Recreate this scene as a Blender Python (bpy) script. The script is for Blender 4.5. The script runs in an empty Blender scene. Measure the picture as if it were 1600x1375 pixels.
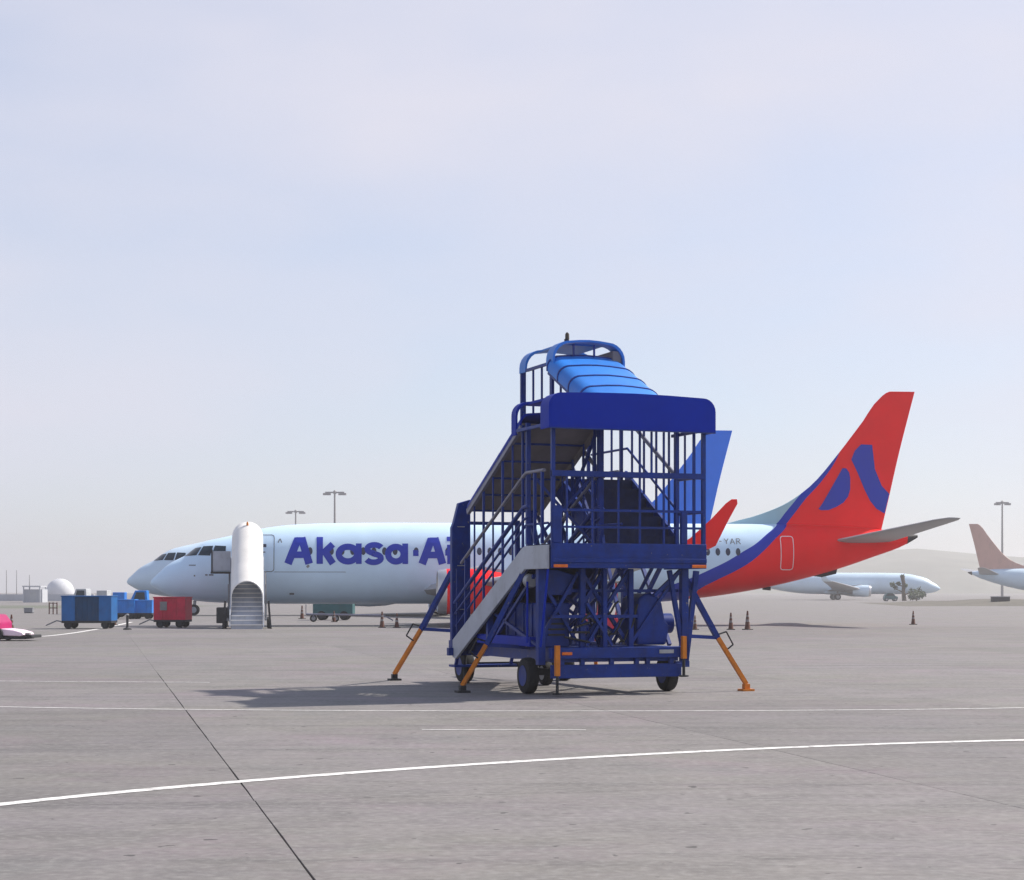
import bpy, math, random
import numpy as np
from mathutils import Vector, Matrix
random.seed(7)
R = math.radians
sc = bpy.context.scene
col = sc.collection

# ------------------------------------------------------------------ camera
cam_d = bpy.data.cameras.new('camera')
cam = bpy.data.objects.new('camera', cam_d)
col.objects.link(cam)
cam.location = (0, 0, 1.7)
cam.rotation_euler = (R(90), 0, 0)
cam_d.sensor_width = 36.0
cam_d.lens = 63.0
cam_d.shift_y = 235.5 / 1600.0
cam_d.clip_start = 0.1
cam_d.clip_end = 6000
sc.camera = cam

# ------------------------------------------------------------------ sky, sun, exposure
SUN_AZ, SUN_EL = R(64), R(43.7)          # azimuth from +Y towards +X
world = bpy.data.worlds.new('World')
sc.world = world
world.use_nodes = True
wn, wl = world.node_tree.nodes, world.node_tree.links
sky = wn.new('ShaderNodeTexSky')
sky.sky_type = 'NISHITA'
sky.sun_disc = False
sky.sun_elevation = SUN_EL
sky.sun_rotation = SUN_AZ
sky.air_density = 1.0
sky.dust_density = 1.0
sky.ozone_density = 4.0
tc = wn.new('ShaderNodeTexCoord')
mp = wn.new('ShaderNodeMapping'); mp.inputs['Scale'].default_value = (1.0, 1.0, 2.6)
nz = wn.new('ShaderNodeTexNoise'); nz.inputs['Scale'].default_value = 2.4; nz.inputs['Detail'].default_value = 4; nz.inputs['Roughness'].default_value = .5
rmp = wn.new('ShaderNodeMapRange'); rmp.inputs[1].default_value = .38; rmp.inputs[2].default_value = .68; rmp.inputs[3].default_value = .55; rmp.inputs[4].default_value = .95
mixs = wn.new('ShaderNodeMix'); mixs.data_type = 'RGBA'
mixs.inputs[7].default_value = (4.85, 4.80, 5.45, 1)      # thin high overcast veil
wl.new(tc.outputs['Generated'], mp.inputs[0]); wl.new(mp.outputs[0], nz.inputs['Vector'])
spx = wn.new('ShaderNodeSeparateXYZ'); wl.new(tc.outputs['Generated'], spx.inputs[0])
elv = wn.new('ShaderNodeMapRange'); elv.interpolation_type = 'SMOOTHSTEP'
elv.inputs[1].default_value = .35; elv.inputs[2].default_value = 1.0; elv.inputs[3].default_value = 1.0; elv.inputs[4].default_value = .12
wl.new(spx.outputs[2], elv.inputs[0])
vm = wn.new('ShaderNodeMath'); vm.operation = 'MULTIPLY'
wl.new(nz.outputs[0], rmp.inputs[0]); wl.new(rmp.outputs[0], vm.inputs[0]); wl.new(elv.outputs[0], vm.inputs[1]); wl.new(vm.outputs[0], mixs.inputs[0])
wl.new(sky.outputs[0], mixs.inputs[6])
bg = wn['Background']
wl.new(mixs.outputs[2], bg.inputs[0])
bg.inputs[1].default_value = 0.12

sun_d = bpy.data.lights.new('sun', 'SUN')
sun_d.energy = 5.0
sun_d.angle = R(1.0)
sun_d.color = (1.0, .93, .83)
sun = bpy.data.objects.new('sun', sun_d)
col.objects.link(sun)
sdir = Vector((math.sin(SUN_AZ) * math.cos(SUN_EL), math.cos(SUN_AZ) * math.cos(SUN_EL), math.sin(SUN_EL)))
sun.rotation_euler = (-sdir).to_track_quat('-Z', 'Y').to_euler()
sun.location = (40, 20, 60)

vs = sc.view_settings
vs.view_transform = 'Standard'; vs.look = 'None'; vs.exposure = 0.40; vs.gamma = 1.0; vs.use_curve_mapping = False
sc.cycles.use_denoising = True
try: sc.cycles.denoising_prefilter = 'NONE'; sc.cycles.denoising_input_passes = 'RGB_ALBEDO_NORMAL'
except Exception: pass
sc.cycles.max_bounces = 6
sc.cycles.volume_bounces = 1
sc.cycles.transparent_max_bounces = 8

# ------------------------------------------------------------------ helpers: tagging
def tag(o, label=None, cat=None, group=None, kind=None):
    if label: o['label'] = label
    if cat: o['category'] = cat
    if group: o['group'] = group
    if kind: o['kind'] = kind
    return o

def empty(name, loc, rz=0.0, scale=1.0):
    o = bpy.data.objects.new(name, None)
    o.empty_display_size = .3
    col.objects.link(o)
    o.location = loc; o.rotation_euler = (0, 0, rz); o.scale = (scale,) * 3
    return o

def copy_tree(o, parent=None):
    c = o.copy(); col.objects.link(c); c.parent = parent
    for ch in [x for x in list(col.objects) if x.parent == o]:
        copy_tree(ch, c)
    return c

# ------------------------------------------------------------------ helpers: meshes
class MB:
    def __init__(s): s.v = []; s.f = []; s.m = []
    def add(s, vs_, fs, mi=0):
        b = len(s.v); s.v += [tuple(map(float, p)) for p in vs_]
        for f in fs: s.f.append([b + i for i in f]); s.m.append(mi)
        return s
    def box(s, a, b, mi=0):
        (x0, y0, z0), (x1, y1, z1) = a, b
        vs_ = [(x0,y0,z0),(x1,y0,z0),(x1,y1,z0),(x0,y1,z0),(x0,y0,z1),(x1,y0,z1),(x1,y1,z1),(x0,y1,z1)]
        return s.add(vs_, [(0,3,2,1),(4,5,6,7),(0,1,5,4),(1,2,6,5),(2,3,7,6),(3,0,4,7)], mi)
    def frame(s, p0, p1):
        p0, p1 = Vector(p0), Vector(p1); d = (p1 - p0).normalized()
        up = Vector((0,0,1)) if abs(d.z) < .95 else Vector((0,1,0))
        a = d.cross(up).normalized(); b = a.cross(d).normalized()
        return p0, p1, a, b
    def bar(s, p0, p1, w, h=None, mi=0):
        h = h or w; p0, p1, a, b = s.frame(p0, p1)
        q = [a*w/2+b*h/2, -a*w/2+b*h/2, -a*w/2-b*h/2, a*w/2-b*h/2]
        return s.add([p0+k for k in q]+[p1+k for k in q], [(3,2,1,0),(4,5,6,7)]+[(i,(i+1)%4,4+(i+1)%4,4+i) for i in range(4)], mi)
    def tube(s, p0, p1, r, r1=None, n=10, mi=0):
        r1 = r if r1 is None else r1; p0, p1, a, b = s.frame(p0, p1)
        c = [(math.cos(2*math.pi*i/n), math.sin(2*math.pi*i/n)) for i in range(n)]
        vs_ = [p0+(a*x+b*y)*r for x, y in c]+[p1+(a*x+b*y)*r1 for x, y in c]
        return s.add(vs_, [tuple(range(n)), tuple(range(2*n-1, n-1, -1))]+[(i, n+i, n+(i+1)%n, (i+1)%n) for i in range(n)], mi)
    def path(s, pts, r, n=8, mi=0):
        for p, q in zip(pts[:-1], pts[1:]): s.tube(p, q, r, n=n, mi=mi)
        return s
    def lathe(s, prof, o=(0,0,0), ax='x', n=32, mi=0, caps=True):
        vs_, fs = [], []
        for t, r in prof:
            for i in range(n):
                a = 2*math.pi*i/n; c, d = r*math.cos(a), r*math.sin(a)
                p = {'x': (t, c, d), 'y': (c, t, d), 'z': (c, d, t)}[ax]
                vs_.append((p[0]+o[0], p[1]+o[1], p[2]+o[2]))
        for k in range(len(prof)-1):
            for i in range(n): fs.append((k*n+i, k*n+(i+1)%n, (k+1)*n+(i+1)%n, (k+1)*n+i))
        if caps: fs += [tuple(range(n)), tuple(range((len(prof)-1)*n, len(prof)*n))]
        return s.add(vs_, fs, mi)
    def prism(s, poly, axis, a, b, mi=0):
        n = len(poly)
        def P(p, t): return {'x': (t, p[0], p[1]), 'y': (p[0], t, p[1]), 'z': (p[0], p[1], t)}[axis]
        vs_ = [P(p, a) for p in poly]+[P(p, b) for p in poly]
        return s.add(vs_, [tuple(range(n)), tuple(range(2*n-1, n-1, -1))]+[(i, n+i, n+(i+1)%n, (i+1)%n) for i in range(n)], mi)
    def loft(s, rings, closed=True, caps=True, mi=0):
        n = len(rings[0]); vs_ = [p for r in rings for p in r]; fs = []
        for k in range(len(rings)-1):
            for i in range(n if closed else n-1):
                j = (i+1) % n; fs.append((k*n+i, k*n+j, (k+1)*n+j, (k+1)*n+i))
        if caps and closed: fs += [tuple(range(n)), tuple(range((len(rings)-1)*n, len(rings)*n))]
        return s.add(vs_, fs, mi)
    def build(s, name, mats, parent=None, smooth=None, bevel=0, loc=None):
        me = bpy.data.meshes.new(name)
        me.from_pydata(s.v, [], s.f); me.validate()
        for m in (mats if isinstance(mats, (list, tuple)) else [mats]): me.materials.append(m)
        for p, k in zip(me.polygons, s.m): p.material_index = k
        import bmesh
        bm = bmesh.new(); bm.from_mesh(me); bmesh.ops.recalc_face_normals(bm, faces=bm.faces); bm.to_mesh(me); bm.free()
        if smooth:
            me.polygons.foreach_set('use_smooth', [True]*len(me.polygons))
            try: me.set_sharp_from_angle(angle=R(smooth))
            except Exception: pass
        o = bpy.data.objects.new(name, me); col.objects.link(o)
        if parent: o.parent = parent
        if loc: o.location = loc
        if bevel:
            b = o.modifiers.new('bevel', 'BEVEL'); b.width = bevel; b.segments = 2; b.limit_method = 'ANGLE'
        return o

def bar(name, p0, p1, w, mat, parent, h=None, round_=False):
    m = MB()
    if round_: m.tube(p0, p1, w/2, n=8)
    else: m.bar(p0, p1, w, h)
    return m.build(name, mat, parent, smooth=50 if round_ else None)
def box(name, a, b, mat, parent, bevel=0):
    return MB().box(a, b).build(name, mat, parent, bevel=bevel)

# ------------------------------------------------------------------ materials
def new_mat(name):
    m = bpy.data.materials.new(name); m.use_nodes = True
    nt = m.node_tree; return m, nt, nt.nodes, nt.links, nt.nodes['Principled BSDF']
def paint(name, c, rough=.45, var=.18, scale=3.0, dirt=(.10,.09,.08), dirt_amt=.25, metal=0, coat=0, bump=.02, spec=.35, chips=0):
    m, nt, n, l, b = new_mat(name)
    t = n.new('ShaderNodeTexCoord')
    a = n.new('ShaderNodeTexNoise'); a.inputs['Scale'].default_value = scale; a.inputs['Detail'].default_value = 6; a.inputs['Roughness'].default_value = .65
    l.new(t.outputs['Object'], a.inputs['Vector'])
    r = n.new('ShaderNodeMapRange'); r.inputs[1].default_value = .3; r.inputs[2].default_value = .7; r.inputs[3].default_value = 1-var; r.inputs[4].default_value = 1+var*.6
    l.new(a.outputs[0], r.inputs[0])
    mu = n.new('ShaderNodeMix'); mu.data_type = 'RGBA'; mu.blend_type = 'MULTIPLY'; mu.inputs[0].default_value = 1
    mu.inputs[6].default_value = (*c, 1); l.new(r.outputs[0], mu.inputs[7])
    d = n.new('ShaderNodeTexNoise'); d.inputs['Scale'].default_value = scale*2.3; d.inputs['Detail'].default_value = 8; d.inputs['Roughness'].default_value = .7
    mpn = n.new('ShaderNodeMapping'); mpn.inputs['Scale'].default_value = (1, 1, .35); mpn.inputs['Location'].default_value = (3, 7, 1)
    l.new(t.outputs['Object'], mpn.inputs[0]); l.new(mpn.outputs[0], d.inputs['Vector'])
    r2 = n.new('ShaderNodeMapRange'); r2.inputs[1].default_value = .52; r2.inputs[2].default_value = .78; r2.inputs[3].default_value = 0; r2.inputs[4].default_value = dirt_amt
    l.new(d.outputs[0], r2.inputs[0])
    mx = n.new('ShaderNodeMix'); mx.data_type = 'RGBA'; l.new(r2.outputs[0], mx.inputs[0]); l.new(mu.outputs[2], mx.inputs[6]); mx.inputs[7].default_value = (*dirt, 1)
    base = mx.outputs[2]
    if chips:
        for sc_, lo, hi, cc in ((11, .66, .69, (.16, .15, .15)), (7, .68, .71, (.085, .04, .022))):
            q = n.new('ShaderNodeTexNoise'); q.inputs['Scale'].default_value = sc_; q.inputs['Detail'].default_value = 5; q.inputs['Roughness'].default_value = .7; l.new(t.outputs['Object'], q.inputs['Vector'])
            r3 = n.new('ShaderNodeMapRange'); r3.inputs[1].default_value = lo; r3.inputs[2].default_value = hi; r3.inputs[4].default_value = chips; l.new(q.outputs[0], r3.inputs[0])
            m3 = n.new('ShaderNodeMix'); m3.data_type = 'RGBA'; l.new(r3.outputs[0], m3.inputs[0]); l.new(base, m3.inputs[6]); m3.inputs[7].default_value = (*cc, 1); base = m3.outputs[2]
    l.new(base, b.inputs['Base Color'])
    rr = n.new('ShaderNodeMapRange'); rr.inputs[3].default_value = max(.05, rough-.1); rr.inputs[4].default_value = rough+.15
    l.new(a.outputs[0], rr.inputs[0]); l.new(rr.outputs[0], b.inputs['Roughness'])
    b.inputs['Metallic'].default_value = metal
    b.inputs['Specular IOR Level'].default_value = spec
    if coat: b.inputs['Coat Weight'].default_value = coat
    if bump:
        bp = n.new('ShaderNodeBump'); bp.inputs['Strength'].default_value = bump*5; bp.inputs['Distance'].default_value = .01
        l.new(d.outputs[0], bp.inputs['Height']); l.new(bp.outputs[0], b.inputs['Normal'])
    return m

M = {}
M['blue'] = paint('stair_blue_paint', (.0004, .027, .22), .42, .35, 3.5, (.02,.03,.07), .45, spec=.3, chips=.8)
M['sheet'] = paint('canopy_blue_sheet', (.0002, .024, .36), .5, .15, 1.2, (.003,.02,.25), .25, spec=.12)
M['roof'] = paint('roof_light_blue_sheet', (.025, .20, .66), .4, .2, 1.2, (.05,.2,.6), .2, spec=.3)
M['lining'] = paint('canopy_lining', (.20, .18, .185), .7, .25, 1.5)
M['greypanel'] = paint('grey_sheet_metal', (.43, .46, .52), .5, .15, 1.5, (.2,.2,.2), .5, chips=.6)
M['rail'] = paint('handrail_steel', (.20, .20, .26), .4, .2, 5, metal=.3)
M['orange'] = paint('orange_paint', (.62, .19, .012), .5, .25, 6, (.12,.06,.03), .5, chips=.8)
M['lamp'] = paint('amber_lens', (.75, .16, .02), .25, .1, 8, dirt_amt=.1)
M['tyre'] = paint('tyre_rubber', (.022, .022, .024), .85, .25, 6, (.10,.09,.08), .35)
M['rim'] = paint('wheel_rim', (.35, .36, .38), .45, .2, 6, metal=.4)
M['tread'] = paint('step_tread', (.010, .018, .075), .65, .35, 6, (.05,.05,.06), .4)
M['black'] = paint('black_metal', (.025, .026, .03), .6, .3, 5)
M['steel'] = paint('grey_steel', (.25, .26, .28), .5, .25, 3, metal=.3)
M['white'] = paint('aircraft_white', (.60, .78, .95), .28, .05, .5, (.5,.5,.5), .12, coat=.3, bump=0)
M['palewhite'] = paint('far_aircraft_white', (.58, .72, .84), .35, .06, .5, (.5,.5,.5), .12, bump=0)
M['red'] = paint('aircraft_red', (.96, .001, .004), .4, .06, .6, (.6,.02,.03), .12, bump=0, spec=.2)
M['purple'] = paint('aircraft_violet_blue', (.002, .024, .40), .5, .08, .8, (.05,.06,.3), .1, bump=0)
M['finblue'] = paint('fin_blue', (.002, .17, .85), .4, .08, .5, (.02,.15,.6), .1, bump=0, spec=.2)
M['wing'] = paint('wing_grey', (.36, .37, .39), .4, .12, .8, (.2,.2,.2), .2, bump=0)
M['lip'] = paint('bare_metal_lip', (.55, .56, .58), .3, .1, 2, metal=.6, bump=0)
M['glass'] = paint('dark_glass', (.015, .03, .045), .08, .1, 2, dirt_amt=0, bump=0)
M['window'] = paint('cabin_window', (.03, .035, .07), .2, .1, 2, dirt_amt=0, bump=0)
M['line'] = paint('panel_line', (.16, .18, .21), .6, .1, 2, bump=0)
M['outline'] = paint('door_outline_white', (.85, .75, .75), .5, .1, 2, bump=0)
M['cone'] = paint('cone_rubber', (.10, .035, .022), .75, .25, 8, (.03,.03,.03), .5)
M['coneband'] = paint('cone_band', (.22, .21, .21), .6, .15, 8)
M['cream'] = paint('cream_canopy', (.80, .78, .74), .45, .08, 1, (.5,.48,.42), .2)
M['cartblue'] = paint('cart_blue', (.004, .11, .34), .45, .25, 2, (.05,.07,.1), .3)
M['cartdark'] = paint('cart_curtain', (.006, .05, .13), .7, .25, 2)
M['cartsky'] = paint('cart_light_blue', (.01, .19, .62), .45, .2, 2)
M['cartred'] = paint('cart_red', (.55, .010, .05), .45, .25, 2, (.1,.02,.03), .3)
M['magenta'] = paint('tractor_magenta', (.36, .004, .10), .4, .15, 2, (.2,.02,.06), .2)
M['pinkwhite'] = paint('pale_pink_hood', (.85, .66, .76), .35, .1, 2)
M['pole'] = paint('pole_galvanised', (.30, .29, .29), .5, .1, 2)
M['building'] = paint('far_building', (.46, .48, .52), .7, .1, .1)
M['dome'] = paint('dome_skin', (.62, .63, .66), .6, .06, .2)
M['mound'] = paint('bare_earth', (.13, .12, .10), .95, .3, .3, (.2,.18,.14), .4)
M['grass'] = paint('dry_verge', (.14, .15, .12), .95, .25, .1, (.2,.18,.14), .4)
M['hill'] = paint('hill_scrub', (.20, .20, .17), .95, .3, .02)
M['rose'] = paint('rose_fin', (.56, .34, .28), .4, .06, .6, bump=0)
M['leaf'] = paint('dull_leaf', (.05, .08, .04), .8, .35, 1)
M['bark'] = paint('bark', (.09, .07, .05), .9, .3, 3)
M['teal'] = paint('teal_equipment', (.03, .11, .12), .5, .2, 2)
M['vangrey'] = paint('van_grey', (.45, .47, .49), .4, .1, 1)

def concrete(name, tint=1.0):
    m, nt, n, l, b = new_mat(name)
    g = n.new('ShaderNodeNewGeometry')
    def noise(scale, det, rough, sx=1, sy=1):
        mpn = n.new('ShaderNodeMapping'); mpn.inputs['Scale'].default_value = (sx, sy, 1)
        l.new(g.outputs['Position'], mpn.inputs[0])
        a = n.new('ShaderNodeTexNoise'); a.inputs['Scale'].default_value = scale; a.inputs['Detail'].default_value = det; a.inputs['Roughness'].default_value = rough
        l.new(mpn.outputs[0], a.inputs['Vector']); return a.outputs[0]
    def rng(x, a, b_, c, d):
        r = n.new('ShaderNodeMapRange'); r.inputs[1].default_value = a; r.inputs[2].default_value = b_; r.inputs[3].default_value = c; r.inputs[4].default_value = d
        l.new(x, r.inputs[0]); return r.outputs[0]
    def mix(f, x, y, bl='MIX'):
        k = n.new('ShaderNodeMix'); k.data_type = 'RGBA'; k.blend_type = bl
        if isinstance(f, float): k.inputs[0].default_value = f
        else: l.new(f, k.inputs[0])
        for i, q in ((6, x), (7, y)):
            if isinstance(q, tuple): k.inputs[i].default_value = (*q, 1)
            else: l.new(q, k.inputs[i])
        return k.outputs[2]
    big = noise(.16, 5, .6)
    c = mix(rng(big, .36, .64, 0, 1), (0.196, 0.173, 0.185), (0.186, 0.177, 0.151))
    c = mix(rng(noise(.33, 4, .55), .50, .66, 0, .7), c, (0.214, 0.163, 0.191))          # faint pinkish patches
    c = mix(rng(noise(.41, 4, .55, 1.3, .8), .56, .70, 0, .6), c, (0.142, 0.148, 0.143))  # greyer, greenish patches
    c = mix(rng(noise(.9, 8, .74), .42, .70, 0, .75), c, (0.106, 0.100, 0.097))           # general staining
    c = mix(rng(noise(2.7, 7, .74), .48, .72, 0, .65), c, (0.233, 0.223, 0.210))          # worn, paler areas
    st = noise(1.0, 8, .75, .35, 2.2)
    c = mix(rng(st, .52, .68, 0, .6), c, (0.095, 0.090, 0.089))
    band = noise(1.0, 4, .6, .07, 1.1)                                               # long drag stains along the slab rows
    c = mix(rng(band, .58, .66, 0, .5), c, (0.090, 0.086, 0.086))
    dash = noise(1.0, 5, .62, 1.4, 15)                                               # thin scuffs
    c = mix(rng(dash, .62, .69, 0, .9), c, (0.057, 0.054, 0.053))
    dash2 = noise(1.7, 4, .6, .8, 9)
    c = mix(rng(dash2, .64, .71, 0, .7), c, (0.294, 0.286, 0.272))
    fine = noise(26, 7, .85)
    c = mix(rng(fine, .40, .66, 0, .75), c, (0.081, 0.076, 0.074))
    grit = noise(13, 6, .75)
    c = mix(rng(grit, .48, .68, 0, .55), c, (0.285, 0.276, 0.263))
    spot = noise(5.5, 2, .5)
    c = mix(rng(spot, .70, .73, 0, .85), c, (0.043, 0.040, 0.038))
    oi = n.new('ShaderNodeObjectInfo')
    c = mix(1.0, c, rng(oi.outputs['Random'], 0, 1, .91, 1.08), 'MULTIPLY')
    l.new(c, b.inputs['Base Color'])
    l.new(rng(st, .3, .7, .7, .92), b.inputs['Roughness'])
    bp = n.new('ShaderNodeBump'); bp.inputs['Strength'].default_value = .35; bp.inputs['Distance'].default_value = .004
    l.new(fine, bp.inputs['Height']); l.new(bp.outputs[0], b.inputs['Normal'])
    return m
M['concrete'] = concrete('apron_concrete')
M['sealant'] = paint('joint_sealant', (.03, .028, .027), .9, .3, 6)

def line_mat(name, c, wear):
    m, nt, n, l, b = new_mat(name)
    g = n.new('ShaderNodeNewGeometry')
    a = n.new('ShaderNodeTexNoise'); a.inputs['Scale'].default_value = 7; a.inputs['Detail'].default_value = 8; a.inputs['Roughness'].default_value = .75
    l.new(g.outputs['Position'], a.inputs['Vector'])
    r = n.new('ShaderNodeMapRange'); r.inputs[1].default_value = .48; r.inputs[2].default_value = .66; r.inputs[4].default_value = wear
    l.new(a.outputs[0], r.inputs[0])
    k = n.new('ShaderNodeMix'); k.data_type = 'RGBA'; l.new(r.outputs[0], k.inputs[0]); k.inputs[6].default_value = (*c, 1); k.inputs[7].default_value = (.20, .19, .185, 1)
    l.new(k.outputs[2], b.inputs['Base Color']); b.inputs['Roughness'].default_value = .7
    return m
M['line_white'] = line_mat('line_paint_white', (.72, .71, .69), .85)
M['line_faded'] = line_mat('line_paint_faded', (.52, .51, .50), .9)
M['line_worn'] = line_mat('line_paint_worn', (.50, .49, .48), .95)

# ------------------------------------------------------------------ the ground
JA = R(13.1)
jn, jd = Vector((math.cos(JA), math.sin(JA), 0)), Vector((-math.sin(JA), math.cos(JA), 0))
def jp(p, q, z=0): v = jn*p+jd*q; return (v.x, v.y, z)
SL = 5.8
P0, NP, Q0, NQ = 1.258-SL*6, 13, 3.0, 13
PA, PB, QA, QB = P0, P0+NP*SL, Q0, Q0+NQ*SL
g = MB()
BIGP, BIGQ = 1250, 1500
for (a, b, c, d) in ((-BIGP, BIGP, -120, QA), (-BIGP, BIGP, QB, BIGQ), (-BIGP, PA, QA, QB), (PB, BIGP, QA, QB)):
    g.add([jp(a, c), jp(b, c), jp(b, d), jp(a, d)], [(0, 1, 2, 3)])
apron = g.build('apron_ground', M['concrete'])
tag(apron, 'grey concrete airport apron reaching to the hazy horizon', 'ground', kind='structure')
s_ = MB(); s_.add([jp(PA-.2, QA-.2, -.022), jp(PB+.2, QA-.2, -.022), jp(PB+.2, QB+.2, -.022), jp(PA-.2, QB+.2, -.022)], [(0, 1, 2, 3)])
s_.build('joint_sealant', M['sealant'], apron)
for i in range(NP):
    for j in range(NQ):
        p0, p1, q0, q1 = P0+i*SL, P0+(i+1)*SL, Q0+j*SL, Q0+(j+1)*SL
        wd = .0062 if j < 6 else .0005
        gl = wd if i == 6 else (.0036 if i == 7 and j < 4 else .002)        # half joint widths: left, right
        gr = wd if i == 5 else (.0036 if i == 6 and j < 4 else .002)
        gq = .0032
        ring = []
        N = 8
        def jit(a): return random.uniform(-a, a)
        for k in range(N): ring.append((p0+(p1-p0)*k/N, q0+gq+jit(.001)))
        for k in range(N): ring.append((p1-gr+jit(gr*.45), q0+(q1-q0)*k/N))
        for k in range(N): ring.append((p1-(p1-p0)*k/N, q1-gq+jit(.001)))
        for k in range(N): ring.append((p0+gl+jit(gl*.45), q1-(q1-q0)*k/N))
        n_ = len(ring)
        m = MB(); m.add([jp(a, b, -.004) for a, b in ring]+[jp(a, b, -.021) for a, b in ring]+[jp(p0+.0015+(a-p0)*(SL-.003)/SL, q0+.0015+(b-q0)*(SL-.003)/SL, 0) for a, b in ring],
                        [(k, (k+1) % n_, n_+(k+1) % n_, n_+k) for k in range(n_)]+[(k, (k+1) % n_, 2*n_+(k+1) % n_, 2*n_+k) for k in range(n_)]+[tuple(range(2*n_, 3*n_))])
        m.build('slab', M['concrete'], apron)

def ribbon(name, pts, w, mat, z=.004, n=40):
    P = np.array(pts, float); t = np.linspace(0, 1, len(P)); T = np.linspace(0, 1, n)
    k = np.polyfit(t, P, min(3, len(P)-1)); X = np.stack([np.polyval(k[:, 0], T), np.polyval(k[:, 1], T)], 1)
    d = np.gradient(X, axis=0); d /= np.linalg.norm(d, axis=1)[:, None]; nn = np.stack([-d[:, 1], d[:, 0]], 1)
    m = MB(); vv = []
    for a, b in zip(X, nn):
        e = random.uniform(-.004, .004)
        vv += [(*(a+b*(w/2+e)), z), (*(a-b*(w/2+e)), z)]
    m.add(vv, [(2*i, 2*i+1, 2*i+3, 2*i+2) for i in range(n-1)])
    return m.build(name, mat)
o = ribbon('painted_line', [(-5.1, 12.55), (-4.01, 14.04), (-2.42, 16.08), (0, 17.8), (2.76, 19.35), (5.79, 20.26), (8.5, 20.7)], .17, M['line_white'])
tag(o, 'bold white curved guide line in the foreground', 'painted line', kind='structure')
o = ribbon('painted_line', [(-9.5, 27.1), (-7.5, 26.3), (-3.6, 25.45), (0, 25.2), (3.63, 25.4), (6.5, 25.9), (8.4, 26.4)], .12, M['line_faded'])
tag(o, 'thin faded white line just in front of the blue stairs', 'painted line', kind='structure')
o = ribbon('painted_line', [(-1.1, 21.9), (-.3, 21.85), (.9, 21.85)], .10, M['line_worn'])
tag(o, 'short worn white dash between the two longer lines', 'painted line', kind='structure')
o = ribbon('painted_line', [(-11, 33.9), (-8.2, 33.5), (-5.6, 33.2)], .13, M['line_worn'])
tag(o, 'faint worn line left of the stair shadow', 'painted line', kind='structure')
o = ribbon('painted_line', [(-17.5, 66.5), (-18.0, 76), (-20.6, 97)], .22, M['line_white'])
tag(o, 'thin white line running away beside the blue baggage cart', 'painted line', kind='structure')

# ------------------------------------------------------------------ numeric helper: smooth monotone interpolation
def pchip(xs, ys):
    xs, ys = np.array(xs, float), np.array(ys, float); h = np.diff(xs); d = np.diff(ys)/h
    m = np.zeros_like(ys); m[0], m[-1] = d[0], d[-1]
    for i in range(1, len(xs)-1):
        if d[i-1]*d[i] > 0:
            w1, w2 = 2*h[i]+h[i-1], h[i]+2*h[i-1]; m[i] = (w1+w2)/(w1/d[i-1]+w2/d[i])
    def f(x):
        i = int(min(max(np.searchsorted(xs, x)-1, 0), len(xs)-2)); t = min(max((x-xs[i])/h[i], 0), 1)
        return ((1+2*t)*(1-t)**2*ys[i]+t*(1-t)**2*h[i]*m[i]+t*t*(3-2*t)*ys[i+1]+t*t*(t-1)*h[i]*m[i+1])
    return f

# ------------------------------------------------------------------ AIRCRAFT (x aft from nose, -y towards the camera side, z up)
ztop = pchip([0, .06, .25, .87, 1.45, 1.62, 2.1, 2.75, 3.4, 4.2, 5.4, 6.8, 8.5, 12, 31, 34, 36, 37.5, 38], [2.07, 2.22, 2.42, 2.98, 3.30, 3.38, 3.74, 4.10, 4.28, 4.45, 4.74, 4.92, 5.0, 5.04, 5.04, 4.96, 4.80, 4.60, 4.45])
zbot = pchip([0, .06, .25, .87, 1.8, 2.8, 4.5, 7, 21, 24, 27.1, 29.5, 31.7, 33.8, 35.9, 37.5, 38], [2.07, 1.95, 1.82, 1.50, 1.27, 1.15, 1.08, 1.06, 1.06, 1.10, 1.35, 1.70, 2.16, 2.72, 3.42, 4.02, 4.36])
halfw = pchip([0, .06, .25, .9, 1.5, 2.75, 4, 5.5, 7.5, 24, 27, 30, 33, 36, 37.5, 38], [.01, .16, .36, .80, 1.08, 1.48, 1.70, 1.82, 1.88, 1.88, 1.84, 1.62, 1.16, .58, .28, .06])
def surf(x, z, side=-1, off=0):
    a, b, w = ztop(x), zbot(x), halfw(x); zc, hz = (a+b)/2, (a-b)/2
    t = max(-.999, min(.999, (z-zc)/hz)); y = w*math.sqrt(1-t*t)
    ny, nz = y/(w*w), (z-zc)/(hz*hz); L = math.hypot(ny, nz) or 1
    return (x, side*(y+off*ny/L), z+off*nz/L)
fin_le = pchip([4.6, 5.05, 5.44, 6.02, 6.48, 7.06, 8.51, 10.03, 11.62, 11.72], [27.4, 28.36, 29.82, 31.28, 32.03, 32.75, 34.0, 35.18, 36.46, 36.68])
fin_te = pchip([4.5, 6.24, 8.53, 11.72], [36.2, 36.62, 37.15, 37.98])
def fin_half(x, z):
    a, b = fin_le(z), fin_te(z); c = min(1, max(0, (x-a)/(b-a))); k = .30-.022*(z-4.6)
    ce = c if (b-a) < 5 else max(0, 1-(b-x)/5.5)
    return k*.62*(2.2*math.sqrt(max(ce, 0))*(1-ce)+.04)+.012

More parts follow.
